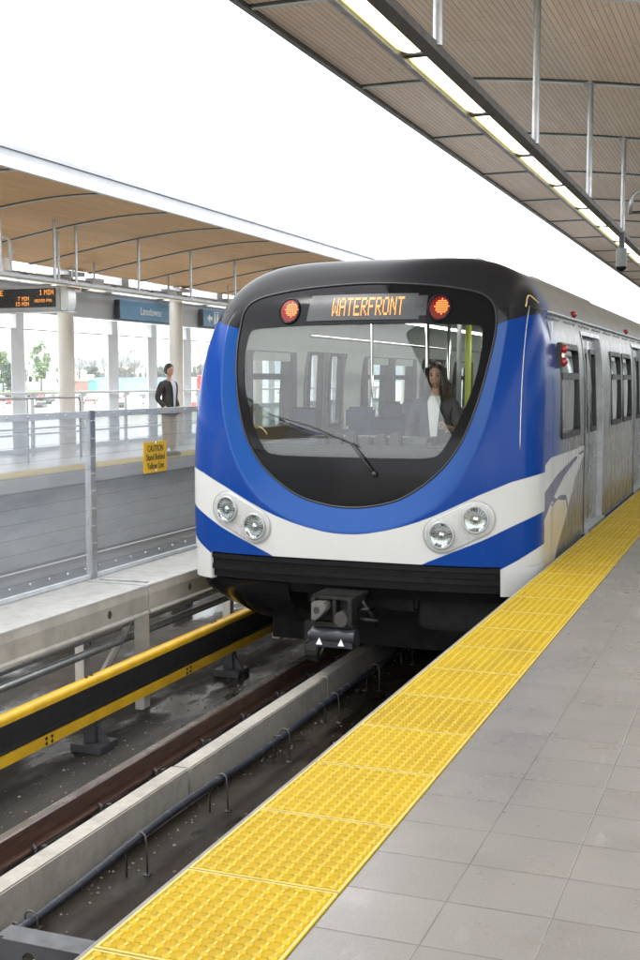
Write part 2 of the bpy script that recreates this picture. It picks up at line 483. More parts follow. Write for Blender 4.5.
rail(-9.4, 'running rail of the empty track along the far platform')

# conductor rail with yellow cover
th = thing('conductor_rail', 'yellow topped conductor rail cover on dark insulators left of the rail', 'rail', (-4.75, 3, -1.3))
m = MB()
prof = []
for k in range(9):
    a = math.pi*k/8
    prof.append((-4.765+.052*math.cos(a), -.775+.035*math.sin(a)))
prof += [(-4.817, -.80), (-4.713, -.80)]
m.extr(prof, 1, 30); m.build('cover_top', M['yellow'], th, auto=40)
m = MB().box(-4.735, 1, -1.0, -4.72, 30, -.80); m.box(-4.735, 1, -.985, -4.705, 30, -.965)
m.build('cover_web', M['black'], th)
skm = MB().box(-4.72, 1, -1.075, -4.70, 30, -1.0).mat(1)
m = MB().box(-4.85, 1, -1.02, -4.77, 30, -.95); m.build('conductor_bar', M['grey_metal'], th)
for i in range(9):
    y = 2.7+i*2.45
    m = MB().box(-4.87, y-.13, -1.30, -4.60, y+.13, -1.24); m.box(-4.80, y-.05, -1.24, -4.70, y+.05, -1.08)
    m.add([(-4.70, y-.02, -1.24), (-4.60, y-.02, -1.24), (-4.70, y-.02, -1.10), (-4.70, y+.02, -1.24), (-4.60, y+.02, -1.24), (-4.70, y+.02, -1.10)],
          [(0, 1, 2), (5, 4, 3), (0, 3, 4, 1), (1, 4, 5, 2), (2, 5, 3, 0)])
    m.build('insulator', M['dark_metal'], th, bevel=.006)
m = skm
for y in [3.9, 5.3, 6.95, 9.1, 11.2]:
    for dy in (-.035, .035):
        for dz in (-.018, .018):
            m.tube([(-4.702, y+dy, -1.037+dz), (-4.694, y+dy, -1.037+dz)], .013, 8)
    m.tube([(-4.765, y+.6, -.738), (-4.765, y+.6, -.732)], .014, 8)
    m.tube([(-4.765, y+.67, -.738), (-4.765, y+.67, -.732)], .014, 8)
m.build('cover_skirt', [M['yellow'], M['ink']], th)

# cable on brackets along the near platform wall
th = thing('cable_run', 'dark blue cable on small hoop brackets below the yellow platform edge', 'cable', (-3.3, 3, -1.34))
pts = [(-3.31+.012*math.sin(y*1.7), y, -1.125+.012*math.sin(y*2.3)) for y in np.arange(1.0, 26, .25)]
m = MB().tube(pts, .026, 10).mat(1)
for i in range(120):
    y = 1.2+i*.17
    if rnd.random() < .75:
        m.tube([(-3.31+.012*math.sin(y*1.7), y, -1.125+.012*math.sin(y*2.3)), (-3.31+.012*math.sin(y*1.7), y+.008, -1.125+.012*math.sin(y*2.3))], .0285, 10)
m.build('cable', [M['blue_cable'], M['dark_metal']], th, smooth=True)
for i in range(16):
    y = 2.55+i*1.08
    c0 = (-3.31, y, -1.125)
    m = MB(); arc = [(c0[0]+.035*math.cos(a), y, c0[2]+.035*math.sin(a)) for a in np.linspace(math.pi, -.2, 9)]
    m.tube([(-3.345, y, -1.20)]+arc+[(-3.272, y, -1.16), (-3.268, y, -1.34)], .0065, 6)
    m.tube([(-3.37, y-.06, -1.34), (-3.37, y-.06, -1.13), (-3.335, y-.06, -1.13)], .0065, 6)
    m.box(-3.29, y-.02, -1.34, -3.25, y+.02, -1.332)
    m.build('hoop_bracket', M['hoop'], th, smooth=True)

# black bracket plate at the platform edge, bottom left of the picture
th = thing('edge_bracket', 'black steel bracket plate with round bolt hole beside the platform edge', 'bracket', (-2.0, 2.82, -.30))
m = MB()
hole = [(-1.99+.022*math.cos(a), -.20+.022*math.sin(a)) for a in np.linspace(0, 2*math.pi, 16, endpoint=False)]
outer = []
for a in np.linspace(0, 2*math.pi, 16, endpoint=False):
    dx, dz = math.cos(a), math.sin(a); sc_ = 1/max(abs(dx)/.17, abs(dz)/.06)
    outer.append((-1.94+dx*sc_, -.21+dz*sc_))
for y in (2.815, 2.83):
    o = len(m.v); m.v += [(a, y, b) for a, b in hole]+[(a, y, b) for a, b in outer]
    for k in range(16): m.f.append([o+k, o+(k+1) % 16, o+16+(k+1) % 16, o+16+k]); m.mi.append(0)
for ring in (0, 16):
    for k in range(16): m.f.append([ring+k, ring+(k+1) % 16, 32+ring+(k+1) % 16, 32+ring+k]); m.mi.append(0)
m.build('plate', M['dark_metal'], th)
MB().box(-2.11, 2.83, -.163, -1.66, 2.90, -.15).build('flange', M['dark_metal'], th)

# centre walkway and its supports
M['walk'] = concrete('walkway_concrete', (.33, .325, .31), .6, .15, 1.2)
M['beam_paint'] = simple('walkway_beam', (.36, .34, .30), .5, 0, .2, 5, .08)
th = thing('walkway', 'raised pale concrete walkway with steel edge beam between the two tracks', 'walkway', (-5.4, 5, -1.34))
y = -.19
while y < 24:
    MB().box(-5.68, y+.008, -.33, -4.96, y+2.996, -.26).build('deck_slab', M['walk'], th, bevel=.006)
    y += 3.01
m = MB(); y = -.19
while y < 24:
    m.extr([(-4.962, -.33), (-4.945, -.262), (-4.945, -.275), (-4.935, -.33), (-4.945, -.47), (-4.925, -.485), (-4.925, -.50), (-5.05, -.50), (-5.05, -.485), (-4.962, -.47)], y+.012, y+2.99)
    y += 3.01
m.build('edge_beam', M['beam_paint'], th)
m = MB(); y = -.19
while y < 24:
    for q in (.75, 2.35): m.box(-4.944, y+q-.012, -.42, -4.928, y+q+.012, -.36); m.tube([(-4.944, y+q, -.39), (-4.925, y+q, -.39)], .022, 8)
    y += 3.01
m.build('fixing_plate', M['dark_metal'], th)
y = -.19
while y < 24:
    m = MB().box(-5.06, y-.05, -1.34, -4.97, y+.05, -.50); m.box(-5.66, y-.05, -1.34, -5.57, y+.05, -.33)
    m.box(-5.66, y-.04, -.44, -5.05, y+.04, -.34)
    m.tube([(-5.1, y+.02, -.52), (-5.55, y+.02, -1.30)], .035, 6)
    m.build('post', M['beam_paint'], th)
    y += 3.01
m = MB().tube([(-5.3, 0, -.66), (-5.3, 24, -.66)], .04, 8); m.tube([(-5.16, 0, -.60), (-5.16, 24, -.60)], .028, 8); m.box(-5.22, 0, -.78, -5.19, 24, -.72)
m.build('conduit', M['galv'], th, smooth=True)
# loose grate and chain on the walkway
m = MB()
for i in range(16): m.tube([(-5.5+i*.03, 8.95, -.252), (-5.47+i*.03, 8.97+.01*(i % 2), -.252)], .006, 5)
m.build('drain_grille', M['galv'], th)

# clear barrier
t = NT('barrier_sheet')
ob = t.obj(); sx = t.n('ShaderNodeSeparateXYZ'); t.l(ob, sx.inputs[0])
f = t.math('FRACT', t.math('DIVIDE', t.math('ADD', sx.outputs[2], .26), .122)); ln = t.rng(t.math('MINIMUM', f, t.math('SUBTRACT', 1.0, f)), .012, .03, 1, 0)
smear = t.rng(t.noise(3.0, 4, stretch=(1, .35, 1.4)), .35, .7, .0, .14)
tr = t.n('ShaderNodeBsdfTransparent'); tr.inputs[0].default_value = (.90, .93, .95, 1)
df = t.n('ShaderNodeBsdfDiffuse'); t.l(t.mix(ln, (.40, .43, .455), (.20, .215, .23)), df.inputs[0])
mx = t.n('ShaderNodeMixShader'); t.l(t.math('ADD', t.math('ADD', smear, .45), t.math('MULTIPLY', ln, .16)), mx.inputs[0]); t.l(tr.outputs[0], mx.inputs[1]); t.l(df.outputs[0], mx.inputs[2])
gl = t.n('ShaderNodeBsdfGlossy'); gl.inputs['Roughness'].default_value = .06
fr = two_sided_fresnel(t, 1.45)
m2 = t.n('ShaderNodeMixShader'); t.l(fr.outputs[0], m2.inputs[0]); t.l(mx.outputs[0], m2.inputs[1]); t.l(gl.outputs[0], m2.inputs[2])
t.l(m2.outputs[0], t.out.inputs['Surface']); M['barrier'] = t.m
th = thing('clear_barrier', 'clear plastic safety barrier with silver rails along the centre walkway', 'barrier', (-5.6, 6, -.26))
BX = -5.6
for i in range(5):
    ya = 2.98+i*3.01
    yb = ya+3.01
    MB().add([(BX, ya+.03, -.235), (BX, yb-.03, -.235), (BX, yb-.03, 1.215), (BX, ya+.03, 1.215)], [(0, 1, 2, 3)]).build('clear_panel', M['barrier'], th)
    MB().box(BX-.03, ya-.045, -.26, BX+.03, ya+.045, 1.232).build('upright', M['galv'], th, bevel=.004)
    m = MB().box(BX-.012, ya+.047, 1.17, BX+.014, yb-.047, 1.228); m.box(BX-.012, ya+.047, -.256, BX+.014, yb-.047, -.22)
    m.mat(1); n = 11
    for k in range(n):
        yy = ya+.12+(3.01-.24)*k/(n-1)
        m.ball((BX+.014, yy, 1.20), .010, 8, 5); m.ball((BX+.005, yy, -.16), .012, 8, 5)
    for k in range(9): m.ball((BX+.03, ya-.02, -.1+k*.155), .008, 8, 5); m.ball((BX+.03, ya+.02, -.1+k*.155), .008, 8, 5)
    m.build('panel_rail', [M['rail_pale'], M['galv']], th)

# caution sign on the barrier
th = thing('caution_sign', 'small yellow caution sign with black lettering fixed to the clear barrier', 'sign', (BX+.02, 10.15, .75))
MB().box(BX+.010, 9.925, .603, BX+.016, 10.385, .905).build('sign_plate', M['sign_yellow'], th, bevel=.002)
text_mesh('lettering', 'CAUTION\nStand Behind\nYellow Line', .088, M['ink'], lambda a, b, c_: (BX+.0175+c_, 10.155+a, .752+b), th, .001, xs=.80)
m = MB()
for z in (.888, .62): m.ball((BX+.017, 10.155, z), .013, 8, 6)
m.build('screw', M['chrome'], th)

# far platform
t = NT('far_platform_tiles')
n = t.noise(2, 5); t.pbr(t.mix(t.rng(n, .35, .65), (.34, .33, .32), (.40, .39, .38)), .4); M['farfloor'] = t.m
struct(MB().box(-18, -2, -.2, -10.85, 70, 0).build('far_platform', M['farfloor']))
struct(MB().box(-10.85, -2, -.2, -10.65, 70, -.004).box(-18, -2, -1.75, -10.95, 70, -.205).build('far_platform_edge', M['conc_edge']))
struct(MB().box(-11.50, -2, .001, -10.80, 70, .007).build('far_tactile_paving', M['tactile']))
struct(MB().box(-10.3, -2, -1.34, -7.1, 70, -1.30).build('far_track_slab', M['bed']))
m = MB()
y = 1
M['yellow2'] = M['yellow']
th = thing('conductor_rail', 'grey conductor rail on the empty track behind the barrier', 'rail', (-6.9, 5, -1.3))
MB().box(-6.9, 0, -.95, -6.8, 40, -.72).build('cover_web', M['grey_metal'], th)
m = MB()
for i in range(16): m.box(-6.95, 1+i*2.4, -1.34, -6.75, 1.2+i*2.4, -.95)
m.build('insulator', M['dark_metal'], th)

# ------------------------------------------------------------------ canopies
def wood(name, c1, c2, pitch, groove_w, gcol):
    t = NT(name)
    ob = t.obj(); sx = t.n('ShaderNodeSeparateXYZ'); t.l(ob, sx.inputs[0])
    u = t.math('DIVIDE', sx.outputs[0], pitch); iu = t.math('FLOOR', u)
    w1 = t.n('ShaderNodeTexWhiteNoise', noise_dimensions='1D'); t.l(iu, w1.inputs['W'])
    v = t.math('DIVIDE', t.math('ADD', sx.outputs[1], t.math('MULTIPLY', w1.outputs[0], 37.0)), 1.55)
    iv = t.math('FLOOR', v)
    cb = t.n('ShaderNodeCombineXYZ'); t.l(iu, cb.inputs[0]); t.l(iv, cb.inputs[1])
    w2 = t.n('ShaderNodeTexWhiteNoise', noise_dimensions='2D'); t.l(cb.outputs[0], w2.inputs['Vector'])
    c = t.mix(w2.outputs[0], c1, c2)
    grain = t.noise(30, 5, stretch=(1, .06, 1))
    c = t.mix(t.rng(grain, .4, .7, 0, .22), c, tuple(x*.62 for x in c1))
    c = t.mix(t.rng(t.noise(.5, 4), .4, .7, 0, .3), c, tuple(x*.8 for x in c1))
    knot = t.rng(t.noise(7, 2, stretch=(1.6, .8, 1)), .70, .76, 0, .45)
    c = t.mix(knot, c, tuple(x*.4 for x in c1))
    gx = t.math('MULTIPLY', t.math('MINIMUM', t.math('FRACT', u), t.math('SUBTRACT', 1.0, t.math('FRACT', u))), pitch)
    gy = t.math('MULTIPLY', t.math('MINIMUM', t.math('FRACT', v), t.math('SUBTRACT', 1.0, t.math('FRACT', v))), 1.55)
    g = t.math('MAXIMUM', t.rng(gx, groove_w*.5, groove_w, 1, 0), t.rng(gy, .003, .006, .7, 0))
    c = t.mix(g, c, gcol)
    t.pbr(c, .6, 0, t.bump(t.math('SUBTRACT', t.math('MULTIPLY', grain, .2), g), .6, .008))
    return t.m
M['wood_near'] = wood('soffit_boards_near', (.90, .71, .59), (.96, .80, .69), .047, .0032, (.34, .25, .20))
M['wood_far'] = wood('soffit_boards_far', (.78, .47, .22), (.85, .54, .28), .088, .003, (.62, .36, .17))
M['roof_top'] = simple('roof_sheet', (.5, .5, .5), .5, .2, .08, 2, .05)
PROF = [(0, 4.2), (.35, 4.205), (.7, 4.20), (1.15, 4.17), (1.6, 4.12), (2.07, 4.06), (2.6, 3.975), (3.3, 3.86), (4.2, 3.70)]
def prof_z(d):
    return float(np.interp(d, [p[0] for p in PROF], [p[1] for p in PROF]))
def spl(d):   # smooth profile
    w = .25; return (prof_z(max(0, d-w))+2*prof_z(d)+prof_z(min(4.2, d+w)))/4
def canopy(name_label, xe, sgn, ribs, y0, y1, wood_m, fascia_mat, rod=None):
    X = lambda d: xe+sgn*d
    th = thing('station_canopy', name_label, 'canopy roof', (X(2), (y0+y1)/2, 3.7))
    ds = np.linspace(0.0, 4.2, 40)
    m = MB(); m.grid(lambda i, j: (X(ds[i]), y0+(y1-y0)*j/2, spl(ds[i])), 39, 2)
    so = m.build('soffit', wood_m, th, smooth=True)
    m = MB(); poly = [(X(d), spl(d)+.03) for d in ds]+[(X(4.2), 4.05), (X(2), 4.45), (X(.1), 4.40), (X(0.02), 4.25)]
    m.extr(poly, y0, y1); m.build('roof', M['roof_top'], th)
    m = MB(); m.extr([(X(-.06), 4.17), (X(0), 4.165), (X(0), 4.30), (X(-.075), 4.30)], y0, y1); m.mat(1)
    m.extr([(X(-.045), 4.302), (X(0), 4.302), (X(0), 4.45), (X(-.045), 4.45)], y0, y1)
    m.extr([(X(-.08), 4.40), (X(-.047), 4.40), (X(-.047), 4.46), (X(-.08), 4.46)], y0, y1)
    m.build('fascia', fascia_mat, th)
    for y in ribs:
        r = MB()
        for k in range(len(ds)-1):
            a, b = ds[k], ds[k+1]; za, zb = spl(a), spl(b)
            for (yy0, yy1, h0, h1) in ((y-.014, y+.014, -.024, .004),):
                r.add([(X(a), yy0, za+h0), (X(b), yy0, zb+h0), (X(b), yy1, zb+h0), (X(a), yy1, za+h0), (X(a), yy0, za+h1), (X(b), yy0, zb+h1), (X(b), yy1, zb+h1), (X(a), yy1, za+h1)],
                      [(3, 2, 1, 0), (4, 5, 6, 7), (0, 1, 5, 4), (2, 3, 7, 6)])
        rb = r.build('rib', M['white_metal'], th, merge=True)
        r = MB()
        for k in range(len(ds)-1):
            a, b = ds[k], ds[k+1]; za, zb = spl(a), spl(b)
            r.add([(X(a), y-.055, za-.012), (X(b), y-.055, zb-.012), (X(b), y-.015, zb-.012), (X(a), y-.015, za-.012), (X(a), y-.055, za+.002), (X(b), y-.055, zb+.002), (X(b), y-.015, zb+.002), (X(a), y-.015, za+.002)],
                  [(3, 2, 1, 0), (0, 1, 5, 4), (2, 3, 7, 6)])
        r.build('shadow_gap', M['lamp_body'], rb, merge=True)
    return th
near_ribs = [.585+2.495*k for k in range(-2, 22)]
far_ribs = [17.24-2.1+2.1*k for k in range(-6, 16)]
M['fascia_low'] = simple('fascia_low', (.66, .67, .69), .35, .1, .05, 3, .02)
M['fascia_white'] = simple('fascia_white', (.30, .31, .33), .35, .1, .06, 3, .02)
cn = canopy('boarded platform canopy overhead with closely spaced grooves and grey cross ribs', -3.6, 1, near_ribs, -6, 90, M['wood_near'], [M['lamp_body'], M['lamp_body']])
cf = canopy('tan timber canopy with white fascia over the far platform', -9.1, -1, far_ribs, -6, 50, M['wood_far'], [M['fascia_low'], M['fascia_white']])
# near canopy continues down to the added wall, out of view; far one is carried by round columns below

# ------------------------------------------------------------------ hanging luminaires
def diffuser_mat(name, st):
    t = NT(name)
    ob = t.n('ShaderNodeTexCoord').outputs['Generated']; sx = t.n('ShaderNodeSeparateXYZ'); t.l(ob, sx.inputs[0])
    e = t.math('MULTIPLY', t.math('ABSOLUTE', t.math('SUBTRACT', sx.outputs[0], .5)), 2.0)
    c = t.mix(t.rng(e, .35, .95), (1, .98, .92), (.95, .78, .18))
    p = t.n('ShaderNodeBsdfPrincipled'); p.inputs['Base Color'].default_value = (.8, .78, .7, 1); p.inputs['Roughness'].default_value = .3
    t.l(c, p.inputs['Emission Color'])
    t.l(t.rng(e, .4, 1, st, st*.45), p.inputs['Emission Strength']); t.l(p.outputs[0], t.out.inputs['Surface'])
    return t.m
M['diffuser'] = diffuser_mat('lamp_diffuser', 1.7)
def luminaire(label, xc, z0, y0, y1, rods, yoff, pitch, zc, w=.112, body='lamp_body', lw=.052):
    th = thing('hanging_luminaire', label, 'lamp', (xc, (y0+y1)/2, z0), 'continuous luminaires over the platforms')
    h = .05
    m = MB()
    for s in (-1, 1):
        a = xc+s*w; b = xc+s*(w-lw)
        m.extr([(a, z0+.02), (b, z0), (b, z0+.02), (xc+s*(w-lw+.012), z0+h), (a, z0+h)] if s > 0 else [(a, z0+.02), (a, z0+h), (xc+s*(w-lw+.012), z0+h), (b, z0+.02), (b, z0)], y0, y1)
    m.box(xc-w+.005, y0, z0+h, xc+w-.005, y1, z0+h+.02)
    m.build('housing', M[body], th)
    y = yoff
    k = 0
    while y < y1:
        if y+pitch > y0:
            d = MB(); ds = np.linspace(-1, 1, 9); yy = [y+.03, y+.05, y+.15, y+pitch-.15, y+pitch-.05, y+pitch-.03]
            ee = [.055, .02, 0, 0, .02, .055]
            d.grid(lambda i, j: (xc+ds[i]*(w-lw+.004), yy[j], z0+.012+.014*(ds[i]**2)+ee[j]*.5), 8, 5)
            d.build('diffuser', M['diffuser'], th, smooth=True)
            q = MB().box(xc-w+lw-.004, y-.03, z0+.02, xc+w-lw+.004, y+.03, z0+.10); q.build('end_clip', M['dark_metal'], th)
        y += pitch
    for y in rods:
        r = MB().tube([(xc+.11, y, z0+h), (xc+.11, y, zc)], .024, 10); r.tube([(xc+.11, y, zc-.03), (xc+.11, y, zc)], .06, 10)
        r.build('suspension_rod', M['galv'], th, smooth=False, auto=40)
luminaire('long dark grey luminaire with lit diffusers hanging over the near platform edge', -1.635, 3.03, -4, 42, [y for y in near_ribs if -1 < y < 40], 5.60-1.36*7, 1.36, 4.06)
luminaire('long grey luminaire with yellow lit underside hanging over the far platform', -11.05, 3.07, 2, 44, [y for y in far_ribs if 3 < y < 42]+[16.6], 2.3, 1.36, 4.16, .12, 'grey_metal', .055)
# CCTV camera under the near canopy
th = thing('security_camera', 'small cylinder security camera with dark lens hanging under the lit luminaire', 'camera', (-1.5, 12.85, 2.7))
m = MB().tube([(-1.5, 12.8, 2.87), (-1.5, 12.8, 2.68)], [.055, .058], 16); m.build('body', M['lamp_grey'], th, auto=40)
m = MB().ball((-1.5, 12.8, 2.685), .058, 16, 10, (1, 1, .9)); m.build('lens', M['gloss_black'], th, smooth=True)
MB().tube([(-1.5, 12.8, 3.03), (-1.5, 12.8, 2.865)], .03, 10).build('stem', M['dark_metal'], th)
th = thing('conduit_pipe', 'thin curved grey conduit bending away from the rod beside the camera', 'pipe', (-1.45, 13.0, 3.3))
MB().tube([(-1.45, 13.06, 3.25), (-1.44, 13.06, 3.40), (-1.41, 13.06, 3.46), (-1.33, 13.06, 3.50), (-1.2, 13.06, 3.52), (-.2, 13.06, 3.52)], .022, 8).build('pipe', M['galv'], th, smooth=True)
m = MB().tube([(-1.45, 13.06, 3.27), (-1.30, 13.06, 3.27)], .014, 6); m.ball((-1.28, 13.06, 3.27), .03, 8, 6)
m.build('clamp', M['dark_metal'], th)

# far side security camera at the left border
th = thing('security_camera', 'white security camera on an arched bracket at left border of far canopy', 'camera', (-11.2, 14.9, 3.6))
m = MB().tube([(-11.19, 15.75, 3.20), (-11.19, 15.75, 3.62), (-11.21, 15.75, 3.70), (-11.3, 15.75, 3.74), (-11.42, 15.75, 3.72)], .028, 8); m.tube([(-11.24, 15.75, 3.5), (-11.12, 15.75, 3.5)], .02, 8)
m.build('bracket', M['white_metal'], th, smooth=True)
MB().tube([(-11.25, 15.7, 3.36), (-11.14, 15.6, 3.16)], .07, 12).build('body', M['white_paint'], th, auto=40)

# ------------------------------------------------------------------ far platform furniture and back wall
M['steel_white'] = simple('post_paint', (.66, .69, .72), .4, .05, .05, 3, .02)
M['beam_grey'] = simple('beam_paint', (.40, .41, .42), .45, .05, .06, 2, .03)
M['column_concrete'] = simple('column_concrete', (.62, .59, .54), .7, 0, .06, 1.5, .03)
th = thing('glazed_screen', 'glazed steel screen wall with grey header beam behind the far platform', 'wall', (-14, 22, 0))
MB().box(-14.12, 2, 2.86, -13.9, 48, 3.41).build('header_beam', M['beam_grey'], th, bevel=.01)
MB().box(-13.96, 2, 2.835, -13.86, 48, 2.858).box(-13.96, 2, 3.412, -13.86, 48, 3.44).build('beam_flange', M['white_metal'], th)
posts = [18.1-1.85*k for k in range(1, 8)] + [18.1+1.82*k for k in range(0, 14)]
for y in posts:
    m = MB().box(-14.10, y-.13, 0, -13.95, y+.13, 2.83); m.box(-13.948, y-.34, 0, -13.93, y-.132, 2.52)
    m.build('post', M['steel_white'], th, bevel=.006)
for a, b in zip(sorted(posts)[:-1], sorted(posts)[1:]):
    MB().add([(-14.05, a+.14, .02), (-14.05, b-.14, .02), (-14.05, b-.14, 2.82), (-14.05, a+.14, 2.82)], [(0, 1, 2, 3)]).build('pane', M['clear'], th)
m = MB().box(-14.06, 2, 2.50, -14.02, 44, 2.53); m.box(-14.06, 2, .01, -14.02, 44, .12)
m.build('transom', M['white_metal'], th)
y = 20.75-4.8*3
while y < 46:
    lab = {20: 'pale round concrete column beside the end of the departure board', 25: 'pale round concrete column right behind the waiting man'}.get(int(y), 'pale round concrete column farther along the far platform')
    c_ = thing('round_column', lab, 'column', (-13.45, y, 0), 'round columns along the far platform')
    m = MB().tube([(-13.45, y, 0), (-13.45, y, 3.62)], .16, 24); m.build('shaft', M['column_concrete'], c_, auto=40)
    MB().box(-13.75, y-.3, 3.6, -13.15, y+.3, 3.68).build('cap_plate', M['grey_metal'], c_)
    y += 4.8
cols_lab = ['first', 'second']
# added wall out of view: it darkens the reflections in the train's side
th = thing('glazed_screen', 'added unseen screen wall behind the near platform that darkens reflections in the train side', 'wall', (1.6, 51, 0))
MB().box(1.5, 8, 2.86, 1.72, 95, 3.41).build('header_beam', M['beam_grey'], th, bevel=.01)
MB().box(1.56, 8, .0, 1.70, 95, 1.95).build('added_lower_panel', M['lamp_grey'], th, bevel=.01)
y = 8.2
while y < 94:
    MB().box(1.55, y-.13, 1.951, 1.70, y+.13, 2.858).build('post', M['grey_metal'], th, bevel=.006)  # posts of the added unseen wall
    if y < 92: MB().add([(1.65, y+.14, 1.952), (1.65, y+1.68, 1.952), (1.65, y+1.68, 2.855), (1.65, y+.14, 2.855)], [(0, 1, 2, 3)]).build('pane', M['tinted'], th)
    y += 1.82
# brackets and pipes between roof and beam
th = thing('service_pipes', 'grey service pipes and brackets between the header beam and far canopy', 'pipes', (-13.6, 20, 3.5))
m = MB(); m.tube([(-13.35, 2, 3.52), (-13.35, 46, 3.52)], .03, 8); m.tube([(-12.6, 2, 3.42), (-12.6, 46, 3.42)], .022, 8); m.tube([(-13.7, 2, 3.56), (-13.7, 46, 3.56)], .035, 8)
m.build('pipe', M['galv'], th)
y = 6.3
while y < 44:
    MB().box(-14.0, y-.16, 3.44, -13.4, y+.16, 3.82).build('roof_bracket', M['beam_grey'], th); y += 2.4
y = 5.0
while y < 40:
    m = MB(); m.box(-12.68, y-.2, 3.36, -12.5, y+.2, 3.5); m.tube([(-12.6, y, 3.4), (-12.6, y, 3.85)], .02, 6); y += 3.1
    m.build('junction_box', M['grey_metal'], th)
th = thing('small_sign', 'small white hanging sign with red lettering under the far canopy', 'sign', (-12.9, 20.2, 3.4))
MB().box(-12.97, 20.0, 3.24, -12.93, 20.55, 3.42).build('sign_plate', M['sign_white'], th)
m = MB()
t_ = simple('sign_red', (.65, .03, .03), .4, 0, .05, 3, 0)
for k in range(4): m.box(-12.925, 20.08+k*.11, 3.29, -12.92, 20.15+k*.11, 3.37)
m.build('lettering', t_, th)
MB().tube([(-12.95, 20.27, 3.42), (-12.95, 20.27, 3.8)], .015, 6).build('rod', M['galv'], th)
th = thing('loudspeaker', 'small dark loudspeaker on top of the grey header beam', 'loudspeaker', (-13.9, 22.4, 3.44))
MB().box(-13.98, 21.7, 3.442, -13.72, 22.3, 3.56).build('cabinet', M['dark_metal'], th, bevel=.02)
MB().box(-13.719, 21.75, 3.46, -13.71, 22.25, 3.545).build('front', M['lamp_body'], th)

# wayfinding signs on the beam
th = thing('station_name_sign', 'blue station name sign with white lettering Lansdowne on the header beam', 'sign', (-13.8, 24.8, 3.1))
MB().box(-13.86, 23.42, 2.885, -13.74, 26.25, 3.305).build('sign_plate', M['sign_blue'], th, bevel=.01)
MB().box(-13.86, 23.385, 2.885, -13.735, 23.417, 3.305).build('end_cap', M['dark_metal'], th)
text_mesh('lettering', 'Lansdowne', .26, M['sign_white'], lambda a, b, c_: (-13.737+c_, 24.85+a, 3.09+b), th, .002, xs=.85)
th = thing('exit_sign', 'blue wayfinding sign with arrow and white lettering Way out', 'sign', (-13.8, 29.2, 3.1))
MB().box(-13.86, 27.62, 2.895, -13.74, 30.9, 3.315).build('sign_plate', M['sign_blue'], th, bevel=.01)
MB().box(-13.86, 27.585, 2.895, -13.735, 27.617, 3.315).build('end_cap', M['dark_metal'], th)
text_mesh('lettering', 'Way out', .30, M['sign_white'], lambda a, b, c_: (-13.737+c_, 29.75+a, 3.10+b), th, .002, xs=.9)
m = MB()
yo, zo = 28.0, 3.105
m.add([(-13.736, yo-.16, zo), (-13.736, yo, zo-.12), (-13.736, yo, zo-.045), (-13.736, yo+.14, zo-.045), (-13.736, yo+.14, zo+.045), (-13.736, yo, zo+.045), (-13.736, yo, zo+.12)], [(0, 1, 2, 3, 4, 5, 6)])
for p in range(2): m.box(-13.737, yo+.24+p*.16, zo-.14, -13.735, yo+.34+p*.16, zo+.06); m.ball((-13.737, yo+.29+p*.16, zo+.10), .045, 10, 6, (.1, 1, 1))
m.box(-13.737, yo+.2, zo+.155, -13.735, yo+.56, zo+.175)
m.build('pictogram', M['sign_white'], th)

# LED departure board, square to the platform
th = thing('departure_board', 'black departure board with orange dot lettering hanging over the far platform', 'display board', (-12.2, 17.4, 2.67))
MB().box(-13.3, 17.40, 2.67, -11.36, 17.62, 3.11).build('housing', M['grey_metal'], th, bevel=.015)
MB().box(-13.25, 17.388, 2.745, -11.46, 17.399, 3.065).build('screen', M['led_board'], th)
m = MB(); prof = [(-11.358, 2.68), (-11.358, 3.10)]+[(-11.27+.07*math.cos(a), 2.89+.21*math.sin(a)) for a in np.linspace(1.35, -1.35, 11)]
m.prism(prof, lambda x, z: (x, 17.385, z), lambda x, z: (x, 17.64, z)); m.build('end_cap', M['white_metal'], th, bevel=.01)
m = MB().box(-13.3, 17.37, 2.655, -11.2, 17.64, 2.668); m.build('lower_trim', M['white_metal'], th)
m = MB()
def led(text, x, z, px, right=False):
    d, wd = dots(text)
    if right: x = x-wd*px
    for a, b in d: m.box(x+a*px, 17.383, z+b*px, x+(a+.8)*px, 17.387, z+(b+.8)*px)
led('BRIGHOUSE', -13.2, 2.955, .0135); led('1 MIN', -11.49, 2.955, .0125, True)
led('BRIGHOUSE', -13.2, 2.865, .0095); led('7 MIN', -11.99, 2.865, .0095, True)
led('BRIGHOUSE', -13.2, 2.775, .0095); led('15 MIN', -11.99, 2.775, .0095, True)
led('(02:55 PM)', -11.53, 2.83, .0075, True)
m.build('lettering', M['orange_led'], th)
for x in (-13.1, -11.6): pass
m = MB().tube([(-12.9, 17.5, 3.11), (-12.9, 17.5, 3.8)], .02, 8); m.tube([(-11.45, 17.5, 3.11), (-11.45, 17.5, 4.1)], .02, 8)
m.build('hanger', M['galv'], th)

# handrails
th = thing('handrail', 'short steel handrail ending in a rounded corner on the far platform', 'railing', (-12.5, 17, 0))
m = MB().tube([(-12.5, 9, 1.17), (-12.5, 19.66, 1.17), (-12.5, 19.72, 1.15), (-12.5, 19.75, 1.08), (-12.5, 19.75, 0)], .022, 8)
m.build('top_rail', M['galv'], th, smooth=True)
m = MB().tube([(-12.5, 9, .62), (-12.5, 19.73, .62)], .016, 8); m.build('lower_rail', M['galv'], th)
for y in (10, 12, 14, 16, 18): MB().tube([(-12.5, y, 0), (-12.5, y, 1.15)], .022, 8).build('rail_post', M['galv'], th)
th = thing('handrail', 'long white handrail fixed in front of the glazed screen wall', 'railing', (-13.75, 25, 0))
m = MB().tube([(-13.72, 6, 1.24), (-13.72, 44, 1.24)], .03, 8); m.build('top_rail', M['white_metal'], th)
MB().tube([(-13.72, 6, .80), (-13.72, 44, .80)], .02, 8).tube([(-13.72, 6, .42), (-13.72, 44, .42)], .02, 8).build('lower_rail', M['white_metal'], th)
